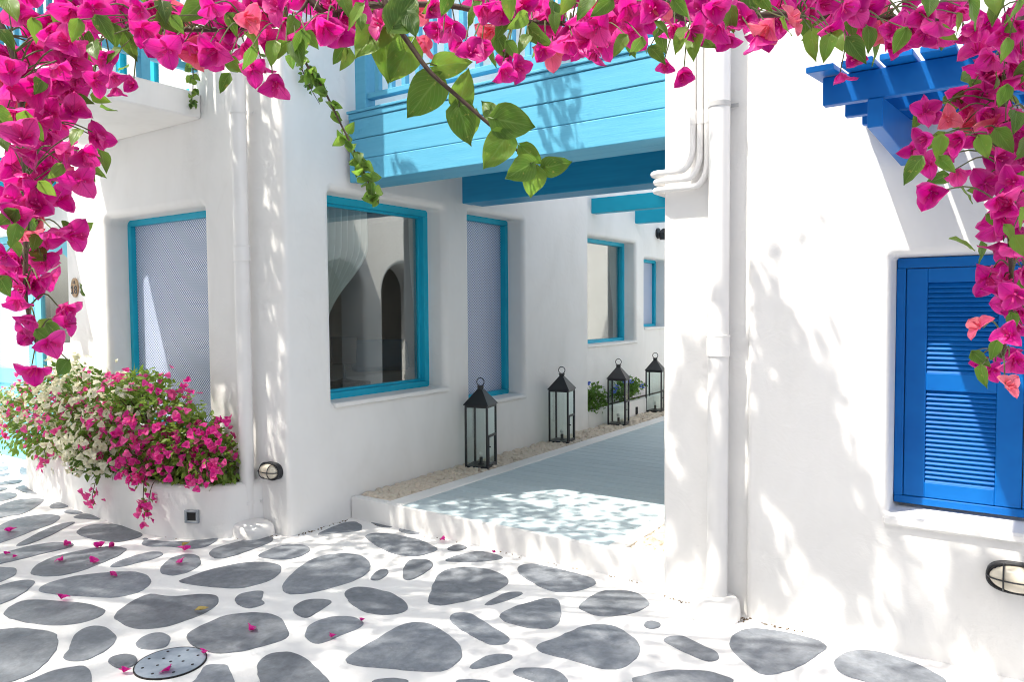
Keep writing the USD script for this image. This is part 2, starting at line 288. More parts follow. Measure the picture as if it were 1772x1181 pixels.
def rrect(u0, u1, v0, v1, r, o, n=6):
    """rounded rectangle grown by o: always the same number of points"""
    out = []
    rr = max(r + o, 0.001)
    for cx, cy, a0 in ((u1 - r, v1 - r, 0), (u0 + r, v1 - r, 90), (u0 + r, v0 + r, 180), (u1 - r, v0 + r, 270)):
        for k in range(n + 1):
            a = math.radians(a0 + 90 * k / n); out.append((cx + rr * math.cos(a), cy + rr * math.sin(a)))
    return np.array(out)
def arch(u0, u1, v0, v1, o, n=20):
    r = (u1 - u0) / 2; c = (u0 + u1) / 2; s = v1 - r; rr = r + o
    out = [(c + rr, v0 - 0.0)] + [(c + rr * math.cos(a), s + rr * math.sin(a)) for a in np.linspace(0, math.pi, n)] + [(c - rr, v0 - 0.0)]
    return np.array(out)
def wall_sheet(u0, u1, v0, v1, holes, place):
    """a plaster face with softly rounded openings. holes: (ring function of the outset, edge radius, depth). place(u, v, w): w is the depth into the wall"""
    outer = Polygon([(u0, v0), (u1, v0), (u1, v1), (u0, v1)]); parts = []
    hp = []
    for ring, er, dp in holes:
        steps = []
        for k in range(7):
            a = k / 6 * math.pi / 2; steps.append((er * (1 - math.sin(a)), er * (1 - math.cos(a))))
        rings = [(ring(o), w) for o, w in steps] + [(ring(0.0), dp)]
        hp.append(rings[0][0]); n = len(rings[0][0])
        V = np.vstack([np.column_stack([q, np.full(n, w)]) for q, w in rings]); Fc = []
        for i in range(len(rings) - 1):
            for j in range(n):
                p, q, r, s = i * n + j, i * n + (j + 1) % n, (i + 1) * n + (j + 1) % n, (i + 1) * n + j
                Fc += [[p, q, r], [p, r, s]]
        parts.append((V, np.array(Fc)))
    face = Polygon(outer.exterior.coords, [h for h in hp]) if hp else outer
    v, f = flat_poly(face); parts.insert(0, (np.column_stack([v, np.zeros(len(v))]), f))
    ms = []
    for V, Fc in parts:
        P = np.array([place(*p) for p in V]); ms.append(trimesh.Trimesh(P, Fc, process=False))
    return cat(*ms)
def grid(nu, nv, fn):
    U, Vv = np.meshgrid(np.linspace(0, 1, nu), np.linspace(0, 1, nv), indexing="ij")
    P = fn(U.ravel(), Vv.ravel()); Fc = []
    for i in range(nu - 1):
        for j in range(nv - 1):
            a = i * nv + j; Fc += [[a, a + 1, a + nv + 1], [a, a + nv + 1, a + nv]]
    return P, np.array(Fc), np.column_stack([U.ravel(), Vv.ravel()])
def frame_of(d, upv=(0, 0, 1)):
    d = np.array(d, float); d /= np.linalg.norm(d); s = np.cross(upv, d)
    if np.linalg.norm(s) < 1e-3: s = np.cross((0, 1, 0), d)
    s /= np.linalg.norm(s); return d, s, np.cross(d, s)

def leaf_shape(L, W, rng, fold=0.25, droop=0.25, heart=0.35, nu=8, nv=5):
    w1, tw = rng.uniform(-.15, .15), rng.uniform(-0.5, 0.5)
    def fn(u, v):
        s = (v - 0.5) * 2
        prof = np.sin(np.pi * np.clip(u, 0, 1) ** 0.62) ** 0.75 * (1 - 0.25 * u)
        prof = np.where(u > 0.80, prof * (1 - 0.55 * (u - 0.8) / 0.2), prof); prof[u < 1e-6] = 0.02
        y = s * prof * W / 2
        x = u * L - heart * 0.35 * W * np.abs(s) ** 1.6 * np.exp(-u * 5)
        z = fold * np.abs(y) - droop * L * u ** 2 + 0.04 * W * np.sin(9 * u + 5 * s + 7 * w1) + tw * y * u + 0.02 * L * np.sin(14 * u) * np.abs(s)
        return np.column_stack([x, y, z])
    return grid(nu, nv, fn)
def bract_shape(L, W, rng, cup=0.5, curl=0.35, nu=7, nv=5):
    ph, tw = rng.uniform(0, 6), rng.uniform(-.4, .4)
    def fn(u, v):
        s = (v - 0.5) * 2
        prof = np.sin(np.pi * u ** 0.82) ** 0.5; prof = np.where(u > 0.84, prof * (1 - 0.6 * (u - 0.84) / 0.16), prof); prof[u < 1e-6] = 0.12
        y = s * prof * W / 2
        z = cup * y * y / W * 2.2 - curl * L * (u - 0.15) ** 2 + 0.11 * L * np.sin(6.5 * s + 7 * u + ph) * np.abs(s) * u + 0.02 * L * np.sin(15 * u + 4 * s + 2 * ph) + tw * y * u
        return np.column_stack([u * L, y, z])
    return grid(nu, nv, fn)
def orient(P, o, d, n):
    """x axis of the piece along d, its z axis near n"""
    d = np.array(d, float); d /= np.linalg.norm(d); n = np.array(n, float); n = n - d * (n @ d); n /= np.linalg.norm(n) + 1e-9
    s = np.cross(n, d); return np.array(o) + P[:, :1] * d + P[:, 1:2] * s + P[:, 2:3] * n
def uvmesh(name, P, Fc, uv, m, parent, **kw):
    return obj(name, trimesh.Trimesh(P, Fc, process=False), m, parent, smooth=True, uv=uv, **kw)
def join_uv(parts):
    V, Fc, U, n = [], [], [], 0
    for P, f, u in parts:
        V.append(P); Fc.append(f + n); U.append(u); n += len(P)
    return np.vstack(V), np.vstack(Fc), np.vstack(U)

# ------------------------------------------------------------------ measured outlines (metres)
STONES = [[[-6.681, 2.457], [-6.915, 2.596], [-6.985, 2.728], [-6.944, 2.837], [-6.812, 2.886], [-6.587, 2.723], [-6.464, 2.578], [-6.494, 2.5], [-6.492, 2.386]], [[-7.341, 2.732], [-7.356, 2.82], [-7.238, 2.847], [-7.109, 2.786], [-7.058, 2.704], [-7.056, 2.65], [-7.094, 2.613]], [[-7.654, 2.842], [-7.553, 2.897], [-7.471, 2.846], [-7.455, 2.766]], [[-7.827, 2.907], [-7.855, 3.045], [-7.798, 3.121], [-7.683, 3.055], [-7.688, 2.969], [-7.747, 2.877]], [[-7.489, 2.938], [-7.521, 3.023], [-7.297, 2.984], [-7.075, 2.952], [-7.159, 2.908], [-7.363, 2.916]], [[-8.687, 3.232], [-8.605, 3.318], [-8.423, 3.237], [-8.4, 3.124]], [[-8.237, 3.062], [-8.219, 3.178], [-8.121, 3.119], [-8.144, 3.027]], [[-9.057, 3.417], [-9.033, 3.543], [-8.836, 3.572], [-8.722, 3.486], [-8.825, 3.35]], [[-8.316, 3.305], [-8.523, 3.439], [-8.427, 3.432], [-8.031, 3.268], [-8.039, 3.214]], [[-6.548, 2.812], [-6.61, 2.903], [-6.413, 2.9], [-6.389, 2.831], [-6.454, 2.789]], [[-6.242, 2.782], [-6.286, 2.856], [-6.111, 2.867], [-6.109, 2.809]], [[-6.038, 2.758], [-6.048, 2.868], [-5.786, 2.846], [-5.909, 2.784]], [[-6.046, 2.219], [-6.268, 2.348], [-6.366, 2.506], [-6.335, 2.642], [-6.259, 2.712], [-6.115, 2.707], [-5.99, 2.601], [-5.914, 2.44], [-5.835, 2.292], [-5.789, 2.165], [-5.801, 2.127]], [[-5.625, 2.197], [-5.688, 2.262], [-5.822, 2.432], [-5.911, 2.599], [-5.881, 2.702], [-5.77, 2.568], [-5.658, 2.408], [-5.588, 2.251]], [[-5.598, 2.578], [-5.7, 2.683], [-5.665, 2.777], [-5.538, 2.842], [-5.368, 2.847], [-5.138, 2.812], [-5.091, 2.715], [-5.121, 2.624], [-5.264, 2.577], [-5.432, 2.555]], [[-5.041, 2.757], [-5.049, 2.78], [-5.018, 2.785], [-5.013, 2.76]], [[-4.953, 2.697], [-4.995, 2.762], [-4.854, 2.808], [-4.744, 2.88], [-4.641, 3.003], [-4.602, 3.057], [-4.54, 2.983], [-4.513, 2.893], [-4.563, 2.819], [-4.718, 2.77], [-4.844, 2.694]], [[-5.469, 2.002], [-5.509, 2.057], [-5.539, 2.209], [-5.495, 2.352], [-5.41, 2.42], [-5.326, 2.438], [-5.276, 2.381], [-5.286, 2.246], [-5.288, 2.107], [-5.303, 1.979], [-5.304, 1.94]], [[-4.967, 2.013], [-5.067, 2.083], [-5.147, 2.2], [-5.154, 2.332], [-5.122, 2.467], [-5.06, 2.552], [-4.967, 2.583], [-4.9, 2.57], [-4.821, 2.468], [-4.769, 2.33], [-4.742, 2.21], [-4.753, 2.106], [-4.823, 2.032], [-4.903, 2.007]], [[-4.666, 2.339], [-4.719, 2.414], [-4.736, 2.537], [-4.718, 2.646], [-4.636, 2.672], [-4.578, 2.614], [-4.582, 2.491], [-4.601, 2.389]], [[-4.349, 2.481], [-4.446, 2.568], [-4.501, 2.664], [-4.49, 2.74], [-4.421, 2.771], [-4.289, 2.723], [-4.205, 2.65], [-4.165, 2.553], [-4.184, 2.474], [-4.263, 2.453]], [[-5.253, 1.921], [-5.198, 1.977], [-5.135, 1.998], [-5.055, 1.977], [-4.987, 1.926], [-4.943, 1.841], [-4.946, 1.805]], [[-4.862, 1.774], [-4.88, 1.816], [-4.884, 1.891], [-4.845, 1.951], [-4.779, 1.96], [-4.685, 1.891], [-4.605, 1.798], [-4.565, 1.696], [-4.57, 1.664]], [[-4.635, 1.913], [-4.689, 1.986], [-4.684, 2.115], [-4.606, 2.248], [-4.481, 2.362], [-4.373, 2.39], [-4.225, 2.359], [-4.132, 2.277], [-4.102, 2.191], [-4.15, 2.085], [-4.309, 2.004], [-4.481, 1.927], [-4.569, 1.904]], [[-4.407, 1.652], [-4.495, 1.714], [-4.521, 1.793], [-4.45, 1.852], [-4.306, 1.916], [-4.169, 1.968], [-4.061, 1.982], [-3.991, 1.973], [-3.94, 1.916], [-3.942, 1.829], [-4.008, 1.746], [-4.126, 1.686], [-4.277, 1.65]], [[-3.879, 1.957], [-3.944, 2.022], [-4.018, 2.146], [-4.021, 2.235], [-3.929, 2.264], [-3.869, 2.298], [-3.794, 2.374], [-3.742, 2.413], [-3.682, 2.428], [-3.612, 2.394], [-3.549, 2.321], [-3.518, 2.231], [-3.524, 2.089], [-3.552, 2.011], [-3.609, 1.952], [-3.695, 1.933], [-3.811, 1.941]], [[-4.269, 1.479], [-4.209, 1.56], [-4.158, 1.618], [-4.06, 1.659], [-3.954, 1.689], [-3.87, 1.681], [-3.763, 1.631], [-3.662, 1.555], [-3.585, 1.473], [-3.56, 1.401], [-3.574, 1.343], [-3.639, 1.253]], [[-3.618, 1.591], [-3.682, 1.641], [-3.795, 1.715], [-3.857, 1.777], [-3.857, 1.834], [-3.8, 1.864], [-3.698, 1.858], [-3.619, 1.839], [-3.546, 1.774], [-3.507, 1.7], [-3.496, 1.632], [-3.552, 1.591]], [[-3.479, 1.849], [-3.516, 1.9], [-3.521, 1.957], [-3.472, 1.995], [-3.409, 1.987], [-3.359, 1.959], [-3.325, 1.914], [-3.344, 1.862], [-3.406, 1.834]], [[-3.41, 1.682], [-3.433, 1.721], [-3.411, 1.764], [-3.349, 1.78], [-3.296, 1.765], [-3.266, 1.724], [-3.275, 1.692], [-3.331, 1.674]], [[-3.496, 1.366], [-3.517, 1.43], [-3.521, 1.503], [-3.483, 1.57], [-3.442, 1.601], [-3.378, 1.598], [-3.3, 1.562], [-3.226, 1.516], [-3.314, 1.389]], [[-3.34, 2.029], [-3.38, 2.088], [-3.401, 2.188], [-3.398, 2.297], [-3.33, 2.381], [-3.247, 2.431], [-3.155, 2.432], [-3.066, 2.402], [-2.986, 2.357], [-2.935, 2.317], [-2.918, 2.271], [-2.935, 2.193], [-2.971, 2.098], [-3.037, 2.026], [-3.101, 1.997], [-3.19, 1.995], [-3.262, 1.998]], [[-2.991, 1.896], [-2.989, 1.924], [-2.966, 1.946], [-2.922, 1.969], [-2.868, 1.946], [-2.81, 1.917], [-2.725, 1.867], [-2.733, 1.75], [-2.867, 1.743], [-2.927, 1.821]], [[-4.379, 2.838], [-4.427, 2.907], [-4.428, 3.024], [-4.413, 3.172], [-4.364, 3.261], [-4.294, 3.281], [-4.224, 3.203], [-4.205, 3.066], [-4.191, 2.92], [-4.208, 2.82], [-4.275, 2.797]], [[-4.056, 2.976], [-4.099, 3.079], [-4.1, 3.194], [-4.027, 3.272], [-3.943, 3.282], [-3.869, 3.244], [-3.823, 3.161], [-3.836, 3.058], [-3.927, 2.993]], [[-4.077, 2.435], [-4.084, 2.498], [-4.091, 2.564], [-4.084, 2.678], [-4.045, 2.817], [-3.963, 2.904], [-3.852, 2.944], [-3.769, 2.935], [-3.689, 2.865], [-3.636, 2.759], [-3.638, 2.647], [-3.681, 2.56], [-3.806, 2.493], [-3.919, 2.454], [-3.997, 2.436]], [[-3.464, 2.696], [-3.55, 2.793], [-3.64, 2.945], [-3.704, 3.118], [-3.691, 3.243], [-3.612, 3.322], [-3.498, 3.347], [-3.395, 3.309], [-3.31, 3.249], [-3.234, 3.14], [-3.206, 3.009], [-3.232, 2.86], [-3.272, 2.75], [-3.343, 2.676], [-3.407, 2.671]], [[-3.154, 3.088], [-3.199, 3.175], [-3.207, 3.242], [-3.17, 3.254], [-3.111, 3.186], [-3.091, 3.114], [-3.115, 3.08]], [[-3.551, 2.454], [-3.591, 2.519], [-3.565, 2.577], [-3.525, 2.61], [-3.502, 2.605], [-3.444, 2.545], [-3.403, 2.523], [-3.364, 2.504], [-3.363, 2.444], [-3.399, 2.411], [-3.468, 2.413]], [[-3.172, 2.534], [-3.21, 2.592], [-3.218, 2.655], [-3.185, 2.7], [-3.122, 2.728], [-3.074, 2.721], [-3.047, 2.653], [-3.028, 2.565], [-3.025, 2.509], [-3.093, 2.504]], [[-3.113, 2.848], [-3.142, 2.912], [-3.111, 2.965], [-3.016, 2.991], [-2.891, 2.994], [-2.783, 2.965], [-2.693, 2.918], [-2.658, 2.867], [-2.669, 2.806], [-2.715, 2.757], [-2.798, 2.729], [-2.911, 2.746], [-3.02, 2.789]], [[-2.905, 2.4], [-2.945, 2.456], [-2.95, 2.537], [-2.914, 2.6], [-2.838, 2.643], [-2.763, 2.644], [-2.721, 2.621], [-2.706, 2.565], [-2.719, 2.476], [-2.722, 2.382], [-2.743, 2.335], [-2.793, 2.327], [-2.853, 2.356]], [[-4.087, 3.497], [-4.132, 3.634], [-4.15, 3.798], [-4.11, 3.867], [-4.017, 3.849], [-3.932, 3.781], [-3.913, 3.726], [-3.999, 3.603]], [[-4.027, 3.943], [-3.933, 3.947], [-3.763, 3.944], [-3.818, 3.891], [-3.9, 3.89]], [[-3.775, 3.657], [-3.777, 3.743], [-3.685, 3.79], [-3.521, 3.807], [-3.363, 3.801], [-3.229, 3.754], [-3.157, 3.709], [-3.16, 3.615], [-3.206, 3.53], [-3.298, 3.497], [-3.44, 3.515], [-3.618, 3.573]], [[-3.684, 3.898], [-3.698, 3.95], [-3.605, 3.949], [-3.498, 3.919], [-3.539, 3.876], [-3.613, 3.87]], [[-3.12, 3.768], [-3.125, 3.858], [-3.071, 3.872], [-3.016, 3.85], [-3.026, 3.778], [-3.079, 3.746]], [[-2.99, 3.591], [-2.992, 3.662], [-2.956, 3.776], [-2.904, 3.847], [-2.801, 3.85], [-2.704, 3.824], [-2.729, 3.75], [-2.806, 3.668], [-2.924, 3.59], [-2.965, 3.576]], [[-3.041, 3.247], [-3.122, 3.351], [-3.17, 3.447], [-3.143, 3.504], [-3.075, 3.528], [-2.999, 3.482], [-2.96, 3.396], [-2.935, 3.271], [-2.943, 3.197], [-2.984, 3.197]], [[-2.643, 3.019], [-2.72, 3.128], [-2.815, 3.281], [-2.86, 3.366], [-2.865, 3.471], [-2.79, 3.562], [-2.662, 3.597], [-2.542, 3.576], [-2.448, 3.512], [-2.417, 3.433], [-2.416, 3.318], [-2.454, 3.182], [-2.508, 3.065], [-2.558, 3.007], [-2.609, 2.999]], [[-2.358, 3.153], [-2.368, 3.239], [-2.356, 3.347], [-2.316, 3.405], [-2.274, 3.402], [-2.275, 3.321], [-2.296, 3.238], [-2.326, 3.171]], [[-2.413, 2.922], [-2.427, 2.966], [-2.398, 3.008], [-2.345, 3.02], [-2.269, 2.991], [-2.151, 2.951], [-2.056, 2.918], [-2.005, 2.883], [-1.997, 2.833], [-2.04, 2.788], [-2.089, 2.789], [-2.196, 2.818], [-2.294, 2.848], [-2.368, 2.883]], [[-2.511, 2.298], [-2.524, 2.335], [-2.538, 2.444], [-2.549, 2.572], [-2.554, 2.689], [-2.541, 2.754], [-2.5, 2.788], [-2.438, 2.804], [-2.329, 2.777], [-2.211, 2.728], [-2.144, 2.684], [-2.095, 2.631], [-2.071, 2.585], [-2.063, 2.487], [-2.096, 2.437], [-2.204, 2.384], [-2.316, 2.334], [-2.409, 2.291], [-2.471, 2.28]], [[-2.268, 2.221], [-2.249, 2.265], [-2.205, 2.301], [-2.161, 2.315], [-2.139, 2.307], [-2.129, 2.247], [-2.206, 2.196]], [[-2.776, 2.018], [-2.812, 2.052], [-2.843, 2.108], [-2.839, 2.159], [-2.806, 2.193], [-2.773, 2.207], [-2.663, 2.202], [-2.548, 2.169], [-2.458, 2.135], [-2.401, 2.109], [-2.371, 2.026], [-2.524, 1.924], [-2.646, 1.946], [-2.71, 1.976]], [[-1.996, 2.549], [-2.006, 2.609], [-1.996, 2.678], [-1.964, 2.728], [-1.916, 2.754], [-1.89, 2.743], [-1.884, 2.709], [-1.918, 2.637], [-1.957, 2.569]], [[-1.972, 2.427], [-1.958, 2.454], [-1.919, 2.48], [-1.866, 2.502], [-1.835, 2.491], [-1.864, 2.408], [-1.93, 2.374]], [[-2.516, 3.702], [-2.535, 3.769], [-2.492, 3.826], [-2.39, 3.841], [-2.257, 3.839], [-2.14, 3.829], [-2.051, 3.813], [-2.003, 3.763], [-2.006, 3.691], [-2.041, 3.59], [-2.109, 3.526], [-2.191, 3.52], [-2.316, 3.566], [-2.442, 3.63]], [[-2.205, 3.069], [-2.216, 3.119], [-2.202, 3.23], [-2.153, 3.368], [-2.115, 3.42], [-2.064, 3.427], [-2.005, 3.368], [-1.934, 3.248], [-1.903, 3.159], [-1.915, 3.085], [-1.98, 3.047], [-2.069, 3.033], [-2.153, 3.04]], [[-1.923, 3.414], [-1.937, 3.501], [-1.928, 3.636], [-1.896, 3.705], [-1.82, 3.755], [-1.739, 3.752], [-1.663, 3.7], [-1.618, 3.641], [-1.627, 3.55], [-1.671, 3.447], [-1.731, 3.382], [-1.798, 3.354], [-1.872, 3.372]], [[-1.856, 2.882], [-1.86, 2.927], [-1.834, 3.013], [-1.808, 3.124], [-1.785, 3.214], [-1.739, 3.267], [-1.67, 3.298], [-1.586, 3.271], [-1.503, 3.219], [-1.45, 3.158], [-1.424, 3.084], [-1.415, 2.984], [-1.431, 2.92], [-1.475, 2.881], [-1.545, 2.861], [-1.656, 2.861], [-1.721, 2.855], [-1.794, 2.851]], [[-1.817, 2.628], [-1.809, 2.668], [-1.751, 2.718], [-1.687, 2.743], [-1.621, 2.735], [-1.58, 2.706], [-1.567, 2.67], [-1.619, 2.614], [-1.715, 2.61], [-1.782, 2.61]], [[-1.543, 3.395], [-1.542, 3.437], [-1.516, 3.461], [-1.474, 3.45], [-1.462, 3.407], [-1.478, 3.369], [-1.516, 3.365]], [[-1.387, 3.285], [-1.38, 3.339], [-1.336, 3.372], [-1.274, 3.36], [-1.208, 3.332], [-1.14, 3.308], [-1.109, 3.268], [-1.106, 3.225], [-1.136, 3.193], [-1.215, 3.205], [-1.319, 3.245]], [[-1.116, 3.422], [-1.128, 3.515], [-1.104, 3.613], [-1.044, 3.672], [-0.951, 3.693], [-0.847, 3.702], [-0.761, 3.686], [-0.723, 3.632], [-0.739, 3.535], [-0.781, 3.378], [-0.831, 3.272], [-0.875, 3.219], [-0.922, 3.216], [-1.002, 3.282], [-1.075, 3.352]], [[-0.659, 3.472], [-0.664, 3.546], [-0.642, 3.632], [-0.593, 3.686], [-0.512, 3.718], [-0.4, 3.703], [-0.297, 3.651], [-0.236, 3.597], [-0.253, 3.529], [-0.408, 3.404], [-0.535, 3.387], [-0.61, 3.407]], [[-1.345, 2.847], [-1.329, 2.916], [-1.264, 3.008], [-1.183, 3.066], [-1.096, 3.108], [-1.016, 3.106], [-0.982, 3.078], [-1.006, 2.908], [-1.197, 2.78]]]
PETALS = [[-5.984, 2.302, 0.029], [-5.318, 2.367, 0.027], [-5.106, 2.492, 0.023], [-5.017, 2.55, 0.025], [-5.005, 2.218, 0.024], [-4.812, 2.306, 0.024], [-5.439, 2.064, 0.015], [-5.338, 2.078, 0.011], [-4.53, 2.756, 0.027], [-4.325, 2.614, 0.022], [-4.468, 2.245, 0.022], [-4.332, 1.904, 0.024], [-3.12, 2.229, 0.023], [-2.724, 2.4, 0.015], [-2.738, 2.619, 0.007], [-3.087, 1.958, 0.016], [-3.064, 1.778, 0.023], [-3.217, 1.658, 0.02], [-3.238, 3.877, 0.018], [-2.798, 3.838, 0.013]]
